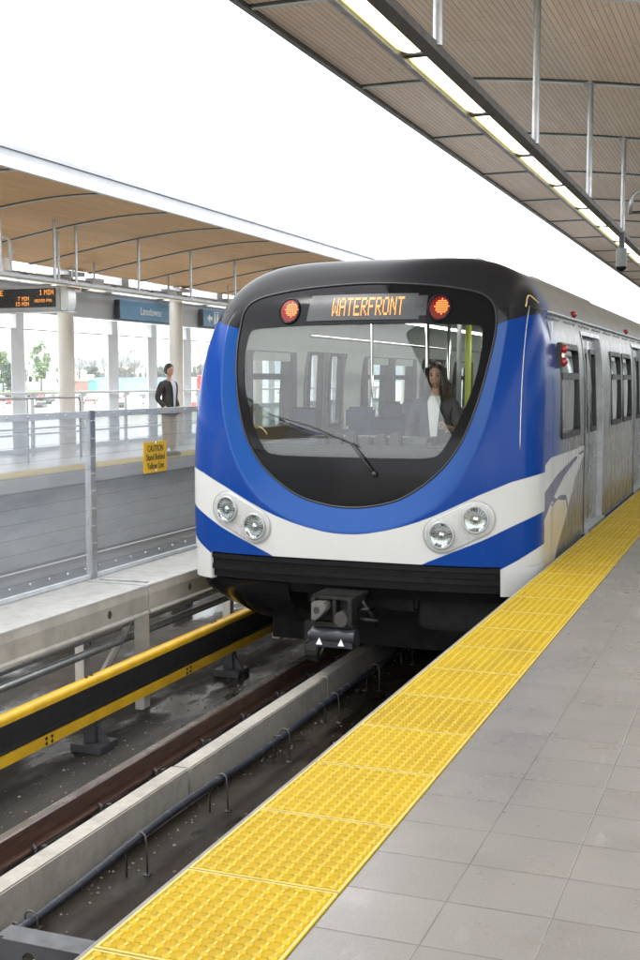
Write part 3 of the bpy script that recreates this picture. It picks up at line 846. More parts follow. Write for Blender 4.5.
y = 7.2
while y < 44:
    m = MB().box(-13.74, y-.04, 0, -13.70, y+.04, 1.22); m.tube([(-13.78, y, 1.12), (-13.70, y+.12, 1.20)], .035, 6); m.build('rail_post', M['white_metal'], th); y += 1.82

# ------------------------------------------------------------------ landscape beyond the far platform
def leafmat(name, a, b):
    t = NT(name); oi = t.n('ShaderNodeNewGeometry')
    t.pbr(t.mix(oi.outputs['Random Per Island'], a, b), .7); return t.m
M['leaf_green'] = leafmat('leaf_green', (.14, .20, .08), (.26, .33, .14))
M['leaf_dark'] = leafmat('leaf_dark', (.035, .06, .035), (.08, .11, .06))
M['twig'] = leafmat('twig', (.12, .10, .09), (.22, .19, .17))
M['bark'] = simple('bark', (.12, .10, .08), .9, 0, .3, 2, .2)
def tree(px, py_top, dist, w_px, kind, label):
    """dist = metres along the view; placed on the ground at z=-4.2"""
    f = 1180.
    zc = dist*1.7; xc = (px-320)/f*zc
    th_ = R(20.85); X = xc*math.cos(th_)-zc*math.sin(th_); Y = xc*math.sin(th_)+zc*math.cos(th_)
    top = 1.5+(380-py_top)/f*zc; h = top+4.2; w = w_px/f*zc
    r = random.Random(int(px*7+py_top))
    T = thing('tree', label, 'tree', (X, Y, -4.2), 'trees beyond the far platform')
    m = MB().tube([(X, Y, -4.3), (X+.1, Y, -4.2+h*.35), (X, Y+.1, -4.2+h*.7)], [w*.045, w*.03, w*.012], 7)
    for k in range(7):
        a = r.uniform(0, 6.28); z0 = -4.2+h*r.uniform(.25, .55); q = r.uniform(.25, .45)*w
        m.tube([(X, Y, z0), (X+math.cos(a)*q*.5, Y+math.sin(a)*q*.5, z0+h*.12), (X+math.cos(a)*q, Y+math.sin(a)*q, z0+h*.28)], [w*.02, w*.013, w*.005], 5)
    m.build('trunk', M['bark'], T)
    m = MB()
    cl = [(r.gauss(0, .22), r.gauss(0, .22), r.uniform(.28, .95), r.uniform(.12, .26)) for _ in range(16)]
    n = {'green': 900, 'dark': 700, 'bare': 420}[kind]
    for _ in range(n):
        a, b, c_, s_ = r.choice(cl)
        taper = 1-max(0, (c_-.5))*1.1
        v = Vector((r.gauss(0, 1), r.gauss(0, 1), r.gauss(0, 1))).normalized()*s_*r.random()**.4
        p = Vector((X+(a*taper+v.x)*w, Y+(b*taper+v.y)*w, -4.2+min(1, max(.2, c_+v.z*.6))*h))
        s = w*r.uniform(.045, .085)
        if kind == 'bare':
            d = Vector((v.x, v.y, abs(v.z)+.3)).normalized()*s*2.6; q = d.orthogonal().normalized()*s*.10
            m.add([p-q, p+q, p+d], [(0, 1, 2)])
        else:
            u = Vector((r.gauss(0, 1), r.gauss(0, 1), r.gauss(0, 1))).normalized(); q = u.orthogonal().normalized()
            w2 = u.cross(q)
            m.add([p+q*s, p+w2*s*.8, p-q*s, p-w2*s*.8], [(0, 1, 2, 3)])
    m.build('crown', {'green': M['leaf_green'], 'dark': M['leaf_dark'], 'bare': M['twig']}[kind], T)
tree(42, 342, 330, 22, 'green', 'tall light green leafy tree between the first two white posts')
tree(4, 352, 300, 22, 'green', 'pale green tree at the left border beyond the grass')
tree(-16, 350, 320, 24, 'dark', 'dark tree just past the left border')
tree(27, 360, 380, 16, 'bare', 'bare grey tree left of the tall light green tree')
tree(80, 352, 420, 18, 'bare', 'bare winter tree beside the round column')
tree(92, 352, 520, 22, 'bare', 'wide bare tree above the pink roofed tent')
tree(105, 356, 480, 14, 'bare', 'small bare tree left of the second tall post')
tree(122, 349, 430, 24, 'bare', 'wide bare tree under the blue station name sign')
tree(135, 347, 460, 24, 'bare', 'taller bare tree under the station name sign')
tree(150, 352, 500, 18, 'bare', 'bare tree behind the waiting man')
tree(200, 356, 420, 22, 'bare', 'bare tree beside the train front')
tree(12, 362, 240, 20, 'dark', 'low dark bushy tree at left of the clearing')
tree(93, 368, 520, 26, 'dark', 'low dark green tree behind the tent')
tree(125, 368, 560, 30, 'dark', 'broad low dark tree behind the blue hoarding')
tree(66, 366, 560, 20, 'dark', 'low dark tree hidden partly by the round column')
tree(160, 366, 600, 26, 'dark', 'low dark tree right behind the man')
tree(205, 364, 600, 30, 'dark', 'broad dark tree behind the red truck bodies')
def P3(px, py, zc):
    f = 1180.; th_ = R(20.85); xc = (px-320)/f*zc
    return (xc*math.cos(th_)-zc*math.sin(th_), xc*math.sin(th_)+zc*math.cos(th_), 1.5+(380-py)/f*zc)
def shed(name, label, cat, px0, px1, ytop, zc, col, depth=14, roof=None, parts=True):
    """a low building: faces the camera, real depth behind"""
    zc = zc*2.4; depth = depth*1.6
    a = Vector(P3(px0, 380, zc)); b = Vector(P3(px1, 380, zc)); zt = P3(0, ytop, zc)[2]
    d = (b-a).normalized(); nrm = Vector((-d.y, d.x, 0))
    if nrm.y < 0: nrm = -nrm
    o = thing(name, label, cat, (a.x, a.y, -4.2))
    w = simple('wall_paint', col, .6, 0, .12, .3, .0)
    q = [a, b, b+nrm*depth, a+nrm*depth]
    m = MB(); m.add([(p.x, p.y, -4.3) for p in q]+[(p.x, p.y, zt) for p in q], [(3, 2, 1, 0), (4, 5, 6, 7), (0, 1, 5, 4), (1, 2, 6, 5), (2, 3, 7, 6), (3, 0, 4, 7)])
    m.build('wall', w, o)
    rc = simple('roof_paint', roof or (.6, .6, .6), .6, 0, .1, .3, 0)
    m = MB(); e = .5; mid0 = (a+a+nrm*depth)/2; mid1 = (b+b+nrm*depth)/2
    ra, rb_ = a-d*e-nrm*e, b+d*e-nrm*e; rc_, rd = b+d*e+nrm*(depth+e), a-d*e+nrm*(depth+e)
    rise = depth*.10
    m.add([(ra.x, ra.y, zt+.02), (rb_.x, rb_.y, zt+.02), (rc_.x, rc_.y, zt+.02), (rd.x, rd.y, zt+.02), ((mid0-d*e).x, (mid0-d*e).y, zt+rise), ((mid1+d*e).x, (mid1+d*e).y, zt+rise)],
          [(0, 1, 5, 4), (2, 3, 4, 5), (1, 2, 5), (3, 0, 4), (3, 2, 1, 0)])
    m.build('roof', rc, o)
    if parts:
        L_ = (b-a).length; n = max(2, int(L_/6)); hh = zt+4.2
        for k in range(n):
            p = a+d*(L_*(k+.25)/n)-nrm*.06; p2 = a+d*(L_*(k+.75)/n)-nrm*.06
            MB().add([(p.x, p.y, -4.2+hh*.45), (p2.x, p2.y, -4.2+hh*.45), (p2.x, p2.y, -4.2+hh*.8), (p.x, p.y, -4.2+hh*.8)], [(0, 1, 2, 3)]).build('window', M['gloss_black'], o)
    return o
shed('workshop_building', 'long grey workshop building with pale roof left of the light tree', 'building', -20, 12, 374, 270, (.30, .32, .33), 12, (.4, .4, .42))
shed('white_house', 'small white house under the tall light green tree', 'building', 28, 41, 373, 300, (.7, .7, .7), 8, (.45, .45, .45))
shed('market_tent', 'pink roofed market tent with white side beside the round column', 'tent', 73, 84, 372, 300, (.75, .76, .76), 7, (.8, .8, .8), False)
shed('market_tent', 'small tent with peaked pink roof near the blue hoarding', 'tent', 83, 92, 376, 290, (.72, .34, .37), 6, (.80, .42, .46), False)
shed('brick_kiosk', 'low red brick kiosk below the tents', 'kiosk', 72, 90, 381, 240, (.38, .22, .18), 5, (.42, .27, .22), False)
shed('green_container', 'small teal container beside the red brick kiosk', 'container', 89, 96, 380, 236, (.12, .33, .29), 3, (.16, .38, .34), False)
shed('blue_hoarding', 'long blue hoarding across the parking area', 'hoarding', 96, 172, 377.5, 280, (.26, .36, .66), .6, (.3, .4, .68), False)
shed('red_truck_body', 'small red truck body left of the white trailer', 'truck body', 178.5, 181.5, 376, 250, (.68, .03, .03), 2.6, (.6, .1, .1), False)
shed('white_trailer', 'white trailer between two red truck bodies', 'trailer', 182, 197, 378, 250, (.78, .76, .76), 2.6, (.7, .7, .7), False)
shed('red_truck_body', 'wider red truck body close to the train front', 'truck body', 198, 208, 376, 250, (.72, .03, .03), 2.6, (.6, .1, .1), False)
shed('warehouse_building', 'large pale warehouse with white roof beside the train front', 'building', 186, 262, 362, 520, (.55, .56, .57), 60, (.75, .76, .78))
shed('office_building', 'low cream office building behind the blue hoarding', 'building', 100, 150, 370, 520, (.52, .50, .44), 20, (.5, .5, .5))
for i, (a, b, yt, zc) in enumerate([(108, 116, 373, 420), (118, 121, 367, 420), (123, 127, 369, 420), (131, 138, 373, 440)]):
    shed('white_hut', ['wide white hut left of the thin white tower behind the hoarding', 'thin tall white tower hut behind the hoarding', 'square white hut right of the thin tower hut', 'low white hut farthest right behind the hoarding'][i], 'hut', a, b, yt, zc, (.78, .78, .76), 5, (.7, .7, .7), False)
M['grass'] = simple('lawn', (.10, .15, .05), .9, 0, .25, .4, .0)
g0 = [P3(-60, 380, 380), P3(56, 380, 400), P3(56, 380, 640), P3(-60, 380, 600)]
struct(MB().add([(p[0], p[1], -3.6) for p in g0], [(0, 1, 2, 3)]).build('lawn', M['grass']))
# parked cars, far away
carp = [simple('car_paint_'+n_, c_, .25, .1, .03, 3, 0, .5) for n_, c_ in (('white', (.7, .7, .7)), ('silver', (.4, .41, .42)), ('dark', (.03, .03, .035)), ('red', (.45, .03, .03)))]
def carproto(mat_, nm, lab):
    r = thing('parked_car', lab, 'car', (0, 0, 0), 'cars parked beyond the far platform')
    body = [(-2.1, .3), (-2.1, .72), (-1.9, .86), (-1.0, .92), (-.45, 1.38), (.85, 1.42), (1.55, .98), (2.05, .90), (2.12, .5), (2.1, .3)]
    m = MB(); m.prism(body, lambda x, z: (x, -.82, z), lambda x, z: (x, .82, z)); m.build('body', mat_, r, bevel=.05)
    gl_ = [(-.88, .95), (-.42, 1.31), (.80, 1.34), (1.35, .99)]
    m = MB(); m.prism(gl_, lambda x, z: (x, -.835, z), lambda x, z: (x, .835, z)); m.build('window', M['gloss_black'], r)
    for x in (-1.3, 1.3):
        for s in (-1, 1):
            MB().tube([(x, s*.62, .31), (x, s*.85, .31)], .31, 14).build('wheel', M['black'], r)
    return r
protos = [carproto(carp[i], i, 'x') for i in range(4)]
names = ['white', 'silver', 'black', 'red']
spots = []
for row, zc in enumerate((235, 270, 310, 360)):
    for px in range(-6, 216, 8 if row < 2 else 6):
        if rnd.random() < .55: spots.append((px+rnd.uniform(-1.5, 1.5), zc, rnd.choice([0, 0, 1, 1, 2, 3]), row))
used = set()
rown = ['front', 'second', 'third', 'rearmost']
for px, zc, k, row in spots:
    p = P3(px, 380, zc); a = R(20.85)+R(90)+rnd.uniform(-.08, .08)
    lab = f'{names[k]} car in the {rown[row]} row of the pale parking area'
    if k not in used:
        used.add(k); protos[k].location = (p[0], p[1], -4.25); protos[k].rotation_euler = (0, 0, a); protos[k]['label'] = lab
    else:
        dup(protos[k], (p[0], p[1], -4.25), a, lab)
for (zc, px), lab in zip(((420, 24), (440, 60), (480, 118), (500, 154), (420, 212)), ('thin lamp mast left of the light green tree', 'thin lamp mast beside the nearer round column', 'thin lamp mast under the station name sign', 'thin lamp mast just left of the waiting man', 'thin lamp mast beside the train front')):
    p = P3(px, 380, zc)
    th = thing('lamp_mast', lab, 'lamp mast', (p[0], p[1], -4.2), 'lamp masts in the parking area')
    MB().tube([(p[0], p[1], -4.2), (p[0], p[1], 4.2)], [.14, .08], 8).build('mast', M['galv'], th)
    MB().box(p[0]-.9, p[1]-.15, 4.2, p[0]+.9, p[1]+.15, 4.35).build('lamp_head', M['grey_metal'], th)

# ------------------------------------------------------------------ the train
XC, HW, ZM, ZT, MM, Y0, DD, NN, KK = -3.23, 1.54, .6, 2.56, 4.6, 9.05, .52, 3.5, .15
def sil(u, z):
    h = (ZT-ZM) if z > ZM else 2.5
    return ((abs(u)/HW)**MM+(abs(z-ZM)/h)**MM)**(1/MM)
def hw_at(z):
    h = (ZT-ZM) if z > ZM else 2.5
    return HW*max(0, 1-(abs(z-ZM)/h)**MM)**(1/MM)
def F0(u, z):
    r = min(sil(u, z), 1.0)
    return Y0+(KK*(z-ZM)**2 if z > ZM else .05*(z-ZM)**2)+DD*(1-max(0, 1-r**NN)**(1/NN))
CZ = 1.45
def catmull(pts, n=10):
    out = []
    P = [(-pts[1][0], pts[1][1])]+pts+[(-pts[-2][0], pts[-2][1])]
    for i in range(1, len(P)-2):
        p0, p1, p2, p3 = [np.array(P[i+k]) for k in (-1, 0, 1, 2)]
        for k in range(n):
            t_ = k/n
            out.append(.5*((2*p1)+(-p0+p2)*t_+(2*p0-5*p1+4*p2-p3)*t_**2+(-p0+3*p1-3*p2+p3)*t_**3))
    out.append(np.array(pts[-1]))
    return np.array(out)
class Polar:
    def __init__(s, pts):
        c_ = catmull(pts); s.c = c_
        a = np.arctan2(c_[:, 0], -(c_[:, 1]-CZ)); r = np.hypot(c_[:, 0], c_[:, 1]-CZ)   # angle from straight down, 0..pi
        s.a, s.r = a, r
    def __call__(s, phi):       # phi from straight down, either sign
        return float(np.interp(abs(phi), s.a, s.r))
Wp = Polar([(0,.45),(.2,.468),(.42,.525),(.62,.64),(.80,.80),(.935,1.0),(1.03,1.25),(1.09,1.5),(1.13,1.75),(1.14,1.95),(1.115,2.10),(1.03,2.19),(.85,2.245),(.5,2.295),(0,2.32)])
Bp = Polar([(0,.25),(.3,.28),(.55,.365),(.78,.51),(.95,.72),(1.08,.98),(1.17,1.28),(1.22,1.6),(1.24,1.85),(1.24,2.03),(1.19,2.17),(1.08,2.265),(.86,2.325),(.5,2.375),(0,2.40)])
Gp = Polar([(0,.865),(.40,.865),(.68,.875),(.775,.925),(.87,1.09),(.965,1.32),(1.015,1.5),(1.04,1.7),(1.04,1.86),(1.02,1.925),(.95,1.945),(.5,1.962),(0,1.965)])
def polar_of(u, z): return math.atan2(u, -(z-CZ)), math.hypot(u, z-CZ)
def sm(a, b, x):
    t_ = min(1, max(0, (x-a)/(b-a))); return t_*t_*(3-2*t_)
def recess(phi, rho):
    w, b = Wp(phi), Bp(phi)
    z = CZ-rho*math.cos(phi)
    amt = .075*(1-sm(1.9, 2.2, z))+.012
    if rho <= w: return amt
    if rho >= b: return 0.
    return amt*(1-((rho-w)/(b-w)))
def F(u, z):
    phi, rho = polar_of(u, z)
    return F0(u, z)+recess(phi, rho)
def conf(u, z, off=0.): return (XC+u, F(u, z)-off, z)
ZB = .02
def Orad(phi):
    lo, hi = 0, 3.2
    for _ in range(40):
        mid = (lo+hi)/2; u = mid*math.sin(phi); z = CZ-mid*math.cos(phi)
        if sil(u, z) < 1 and z > ZB: lo = mid
        else: hi = mid
    return lo

# livery and bevel light: signed distances kept per vertex, thresholded in the paint shader
wu_pts = [(0, .238), (.1, .241), (.2, .253), (.35, .283), (.48, .318), (.62, .365), (.75, .418), (.87, .475), (1.1, .59), (1.35, .70), (1.54, .755), (2.3, .83)]
wl_pts = [(0, -.5), (.55, -.03), (.70, .045), (1.15, .24), (1.35, .345), (1.54, .44)]
lw_pts = [(0, -.9), (1.2, -.06), (1.27, .0), (1.40, .075), (1.54, .17)]
ip = lambda P, x: float(np.interp(x, [p[0] for p in P], [p[1] for p in P]))
A_ = [(9.2, .74), (9.4, .765), (9.6, .815), (9.83, .855), (10.97, .855), (12.06, .876)]
B_ = [(9.2, .455), (9.35, .50), (9.55, .581), (10.17, .69), (11.2, .79), (12.06, .862)]
C_ = [(9.2, .17), (9.29, .231), (9.57, .36), (9.95, .50), (10.57, .657), (11.33, .768), (12.06, .835)]
D_ = [(-.3, 9.75), (.06, 10.23), (.248, 10.61), (.607, 11.23), (.757, 11.69), (.848, 12.06)]
E_ = [(9.2, .12), (9.27, .19), (9.57, .333), (9.8, .41), (10.2, .47), (10.65, .425), (10.9, .2), (12, -.8)]
def livery_front(u, z):
    a = abs(u); phi, rho = polar_of(u, z)
    white = min(ip(wu_pts, a)-z, z-ip(wl_pts, a)); white = max(white, ip(lw_pts, a)-z)
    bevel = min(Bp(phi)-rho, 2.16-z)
    black = max(z-(1.95+.30*(a-1.15)), min(Bp(phi)-rho, z-2.16))
    return dict(white=white, bevel=bevel, black=black, swoosh=-1., beige=-1., greyl=-1., silver=0.)
def livery_side(z, Y, right):
    d = dict(bevel=-1., beige=-1., swoosh=-1., greyl=-1., white=-1.)
    a_, b_, c_ = ip(A_, Y), ip(B_, Y), ip(C_, Y)
    inside = ip(D_, z)-Y
    d['white'] = min(a_-z, z-b_, 12.0-Y)
    d['swoosh'] = min(b_-z, z-c_, 12.0-Y)
    d['white'] = max(d['white'], min(c_-z, inside))
    d['beige'] = min(ip(E_, Y)-z, c_-z, inside)
    d['swoosh'] = max(d['swoosh'], min(.015-abs(z-ip(E_, Y)-.02)+.02*(Y-10), c_-z, inside, Y-9.9))
    d['greyl'] = min(a_-z, Y-9.5) if Y > 11.9 else min(-inside, a_-z)
    d['black'] = min(z-(1.95+.30*(HW-1.15)), 9.85-Y+.35*sm(2.2, 2.5, z))
    d['silver'] = sm(9.95, 10.65, Y-.10*(1.3-z))
    return d
KEYS = ['white', 'bevel', 'black', 'swoosh', 'beige', 'greyl', 'silver']

t = NT('train_livery')
def at(k):
    a = t.n('ShaderNodeAttribute'); a.attribute_name = k; return a.outputs['Fac']
th_ = lambda k, w=.003: t.rng(at(k), -w, w)
streak = t.noise(7, 4, stretch=(1, 1.6, .12)); wv = t.noise(1.6, 3, stretch=(1, 1, .35))
silver_c = t.mix(t.rng(streak, .3, .7), (.17, .17, .163), (.195, .195, .187))
geo = t.n('ShaderNodeSeparateXYZ'); t.l(t.obj(), geo.inputs[0]); roofm = t.rng(geo.outputs[2], 2.07, 2.10)
silver_c = t.mix(roofm, silver_c, t.mix(t.rng(t.noise(1.5, 4), .3, .7), (.20, .19, .178), (.225, .215, .20)))
c = t.mix(at('silver'), (.005, .036, .19), silver_c)
c = t.mix(th_('bevel'), c, (.012, .055, .21))  # bevel painted a lighter blue, for the light its slope catches
c = t.mix(th_('greyl'), c, t.mix(t.rng(streak, .3, .7), (.22, .21, .19), (.25, .24, .215)))
c = t.mix(th_('white'), c, (.45, .45, .435))
c = t.mix(th_('swoosh'), c, (.085, .075, .14))
c = t.mix(th_('beige'), c, (.48, .42, .31))
c = t.mix(th_('black'), c, (.016, .016, .018))
grime = t.math('MULTIPLY', t.rng(t.noise(5, 6, stretch=(1, 1, .25)), .55, .82, 0, .12), t.rng(at('black'), 0, .01, 1, 0))
c = t.mix(t.math('MULTIPLY', grime, t.math('SUBTRACT', 1.0, t.math('MULTIPLY', roofm, .8))), c, (.16, .15, .14))
met = t.math('MULTIPLY', t.math('MAXIMUM', at('silver'), th_('greyl')), t.math('SUBTRACT', .55, t.math('MULTIPLY', t.math('MAXIMUM', th_('white'), t.math('MAXIMUM', th_('swoosh'), th_('beige'))), .5)))
ro = t.math('ADD', t.math('MULTIPLY', at('silver'), t.rng(streak, .3, .7, .05, .10)), t.math('ADD', .20, t.math('MULTIPLY', roofm, .18)))
p = t.pbr(c, ro, met, t.bump(t.math('MULTIPLY', t.math('ADD', wv, t.math('MULTIPLY', streak, .03)), t.math('SUBTRACT', 1.0, roofm)), .03, .02), coat=.02, spec=.10)
M['livery'] = t.m
M['bluepaint'] = simple('blue_paint', (.012, .045, .26), .25, 0, .06, 3, .02, coat=.4)
M['windscreen'] = glass('windscreen_glass', (.87, .91, .90), 1.45)
M['side_glass'] = glass('side_glass', (.62, .68, .68), 1.4)
M['interior'] = simple('interior_panel', (.50, .55, .51), .45, 0, .06, 3, .02)
M['interior_dark'] = simple('interior_dark', (.022, .023, .025), .5, 0, .2, 5, .05)
M['seat_blue'] = simple('seat_fabric', (.06, .08, .13), .8, 0, .2, 10, .1)
M['pole_yellow'] = simple('grab_pole_yellow', (.42, .48, .06), .35, 0, .1, 5, 0)
M['int_floor'] = simple('train_floor', (.16, .16, .17), .5, 0, .2, 8, .05)
M['leaf_door'] = simple('door_steel', (.21, .21, .205), .3, .5, .05, 3, 0, stretch=(1, 1, .3))

train = thing('metro_train', 'blue and white metro train with black rounded front arriving at the platform', 'train', (XC, 9.5, -1.05))
OPEN_R = [(10.32, 11.38, .995, 1.815), (11.78, 13.05, .03, 1.94), (13.78, 14.72, .995, 1.815), (14.92, 15.86, .995, 1.815), (16.25, 17.52, .03, 1.94), (18.2, 19.2, .995, 1.815), (20.8, 22.07, .03, 1.94)]
zs_extra = [.03, .995, 1.815, 1.94, 2.06, 2.10]
phis = list(np.linspace(-math.pi, math.pi, 301)[:-1])
for z in zs_extra:
    a = math.atan2(hw_at(z), -(z-CZ)); phis += [a, -a]
ca = math.atan2(hw_at(ZB+1e-4), -(ZB-CZ)); phis += [ca, -ca]
for z in (.08, .15, .25, .35, .45, .55, .65, .75, .9, 2.3, 2.4, 2.45, 2.5):
    a = math.atan2(hw_at(z), -(z-CZ)); phis += [a, -a]
phis = sorted(set(round(p_, 7) for p_ in phis))
outl = []
for ph in phis:
    ro_ = Orad(ph); outl.append((ph, ro_, ro_*math.sin(ph), CZ-ro_*math.cos(ph)))
# front shell: rings from the windscreen outline out to the silhouette
m = MB(); A = {k: [] for k in KEYS}
tW = list(np.linspace(0, 1, 9)); tO = [1-(1-x)**2.2 for x in np.linspace(0, 1, 61)][1:]
nr = len(tW)+len(tO)
for ph, ro_, uo, zo_ in outl:
    w, b = Wp(ph), min(Bp(ph), ro_-.002)
    for k in range(nr):
        rho = w+(b-w)*tW[k] if k < len(tW) else b+(ro_-b)*tO[k-len(tW)]
        u = rho*math.sin(ph); z = CZ-rho*math.cos(ph)
        m.v.append((XC+u, F0(u, z)+recess(ph, rho), z))
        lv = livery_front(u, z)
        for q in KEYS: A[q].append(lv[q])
n = len(outl)
for i in range(n):
    for k in range(nr-1):
        a = i*nr+k; b = ((i+1) % n)*nr+k
        m.f.append([a, a+1, b+1, b]); m.mi.append(0)
m.attr = A
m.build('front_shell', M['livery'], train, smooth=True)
# corner panels below the front, either side of the skirt
for s in (-1, 1):
    m = MB(); A = {k: [] for k in KEYS}
    us = np.linspace(0, 1, 16)**.7; zz = np.linspace(ZB, -.22, 6)
    for i in range(16):
        for j in range(6):
            u = 1.27+(hw_at(zz[j])-1.27)*us[i]; m.v.append((XC+s*u, F0(u, zz[j]), zz[j]))
            lv = livery_front(u, zz[j])
            for q in KEYS: A[q].append(lv[q])
    for i in range(15):
        for j in range(5):
            m.f.append([i*6+j, (i+1)*6+j, (i+1)*6+j+1, i*6+j+1]); m.mi.append(0)
    o = len(m.v)
    for j in range(6):
        m.v.append((XC+s*1.27, F0(1.27, zz[j])+.25, zz[j]))
        for q in KEYS: A[q].append(1. if q == 'white' else -1.)
    for j in range(5): m.f.append([j, j+1, o+j+1, o+j]); m.mi.append(0)
    m.attr = A
    m.build('corner_panel', M['livery'], train, smooth=True)

# side walls and roof
prof = [(u, z) for ph, r_, u, z in outl if z > ZB+1e-3 or abs(abs(ph)-abs(ca)) < 1e-4]
start = next(i for i, (u, z) in enumerate(prof) if u < 0)
# order the profile: left bottom -> roof -> right bottom (phi runs -pi..pi from straight down, so the roof is at both ends)
neg = [(u, z) for u, z in prof if u < 0]; pos = [(u, z) for u, z in prof if u >= 0]
neg.sort(key=lambda p_: (p_[1], p_[0])) ; pos.sort(key=lambda p_: (-p_[1], p_[0]))
prof = [(-hw_at(-.22), -.22), (-hw_at(-.1), -.1)]+neg+pos+[(hw_at(-.1), -.1), (hw_at(-.22), -.22)]
YE = 29.0
ycols = [0.0]+list(np.linspace(.06, 1, 10))     # from the nose edge to Y=9.95
yl = sorted(set([round(v, 4) for v in np.arange(10.0, 12.15, .05)]+[v for o in OPEN_R for v in o[:2]]+list(np.arange(12.5, YE, 1.0))+[YE]))
m = MB(); A = {k: [] for k in KEYS}
cols = []
for f_ in ycols: cols.append(('f', f_))
for v in yl: cols.append(('y', v))
def colY(cn, u, z):
    ys = F0(u, z) if sil(u, z) < .999 else F0(u*1.0001, z)
    ys = Y0+(KK*(z-ZM)**2 if z > ZM else .05*(z-ZM)**2)+DD
    return ys+(9.95+.55*sm(2.0, 2.58, z)-ys)*cn[1] if cn[0] == 'f' else max(cn[1], 9.95+.55*sm(2.0, 2.58, z)+.001*(cn[1]-9))
npf = len(prof)
for cn in cols:
    for u, z in prof:
        Y = colY(cn, u, z)
        m.v.append((XC+u, Y, z)); lv = livery_side(z, Y, u > 0)
        for q in KEYS: A[q].append(lv[q])
for i in range(len(cols)-1):
    for j in range(npf-1):
        ym = None
        if cols[i][0] == 'y':
            ym = (cols[i][1]+cols[i+1][1])/2
        zm_ = (prof[j][1]+prof[j+1][1])/2; um = (prof[j][0]+prof[j+1][0])/2
        if ym and abs(um) > 1.3 and any(o[0] < ym < o[1] and o[2]-.001 < zm_ < o[3]+.001 for o in OPEN_R): continue
        m.f.append([i*npf+j, (i+1)*npf+j, (i+1)*npf+j+1, i*npf+j+1]); m.mi.append(0)
m.attr = A
m.build('body_side', M['livery'], train, smooth=True)
# inner lining
m = MB()
iprof = [(u*.945, .0+(z-.0)*.93) for u, z in prof if z >= -.001]
icols = [9.75]+[v for v in sorted(set([v for o in OPEN_R for v in o[:2]]+[10.1, 24, YE]))]
ni = len(iprof)
for y in icols:
    for u, z in iprof: m.v.append((XC+u, y+(.55*sm(1.6, 2.3, z) if y < 10 else 0), z))
for i in range(len(icols)-1):
    ym = (icols[i]+icols[i+1])/2
    for j in range(ni-1):
        zm_ = (iprof[j][1]+iprof[j+1][1])/2/.93; um = (iprof[j][0]+iprof[j+1][0])/2
        if abs(um) > 1.2 and any(o[0] < ym < o[1] and o[2]-.001 < zm_ < o[3]+.001 for o in OPEN_R): continue
        m.f.append([i*ni+j, (i+1)*ni+j, (i+1)*ni+j+1, i*ni+j+1]); m.mi.append(0)
m.build('inner_lining', M['interior'], train, smooth=True)
MB().box(XC-1.45, 9.6, -.05, XC+1.45, YE, 0).build('floor', M['int_floor'], train)
eb = MB().box(XC-1.45, 20.0, 0, XC-.42, 20.06, 2.35).box(XC+.42, 20.0, 0, XC+1.45, 20.06, 2.35).box(XC-.42, 20.0, 1.95, XC+.42, 20.06, 2.35).build('end_partition', M['interior'], train)
m = MB().box(XC-1.44, YE-.1, -.1, XC+1.44, YE-.02, 2.4); m.build('rear_wall', M['interior'], train)

# windows and doors
def xs(z, s): return XC+s*hw_at(z)
def rrect(y0, y1, z0, z1, r, n=5):
    pts = []
    for cy, cz, a0 in ((y1-r, z1-r, 0), (y0+r, z1-r, 90), (y0+r, z0+r, 180), (y1-r, z0+r, 270)):
        for k in range(n+1):
            a = R(a0+90*k/n); pts.append((cy+r*math.cos(a), cz+r*math.sin(a)))
    return pts
def ring(m, outer, inner, fn_o, d0, d1):
    """frame between two loops of equal length; fn(y,z,depth)"""
    k = len(outer); o = len(m.v)
    for d in (d0, d1):
        m.v += [fn_o(y, z, d) for y, z in outer]; m.v += [fn_o(y, z, d) for y, z in inner]
    for i in range(k):
        j = (i+1) % k
        m.f += [[o+i, o+j, o+k+j, o+k+i], [o+2*k+i, o+3*k+i, o+3*k+j, o+2*k+j], [o+i, o+2*k+i, o+2*k+j, o+j], [o+k+i, o+k+j, o+3*k+j, o+3*k+i]]
        m.mi += [0]*4
    return m
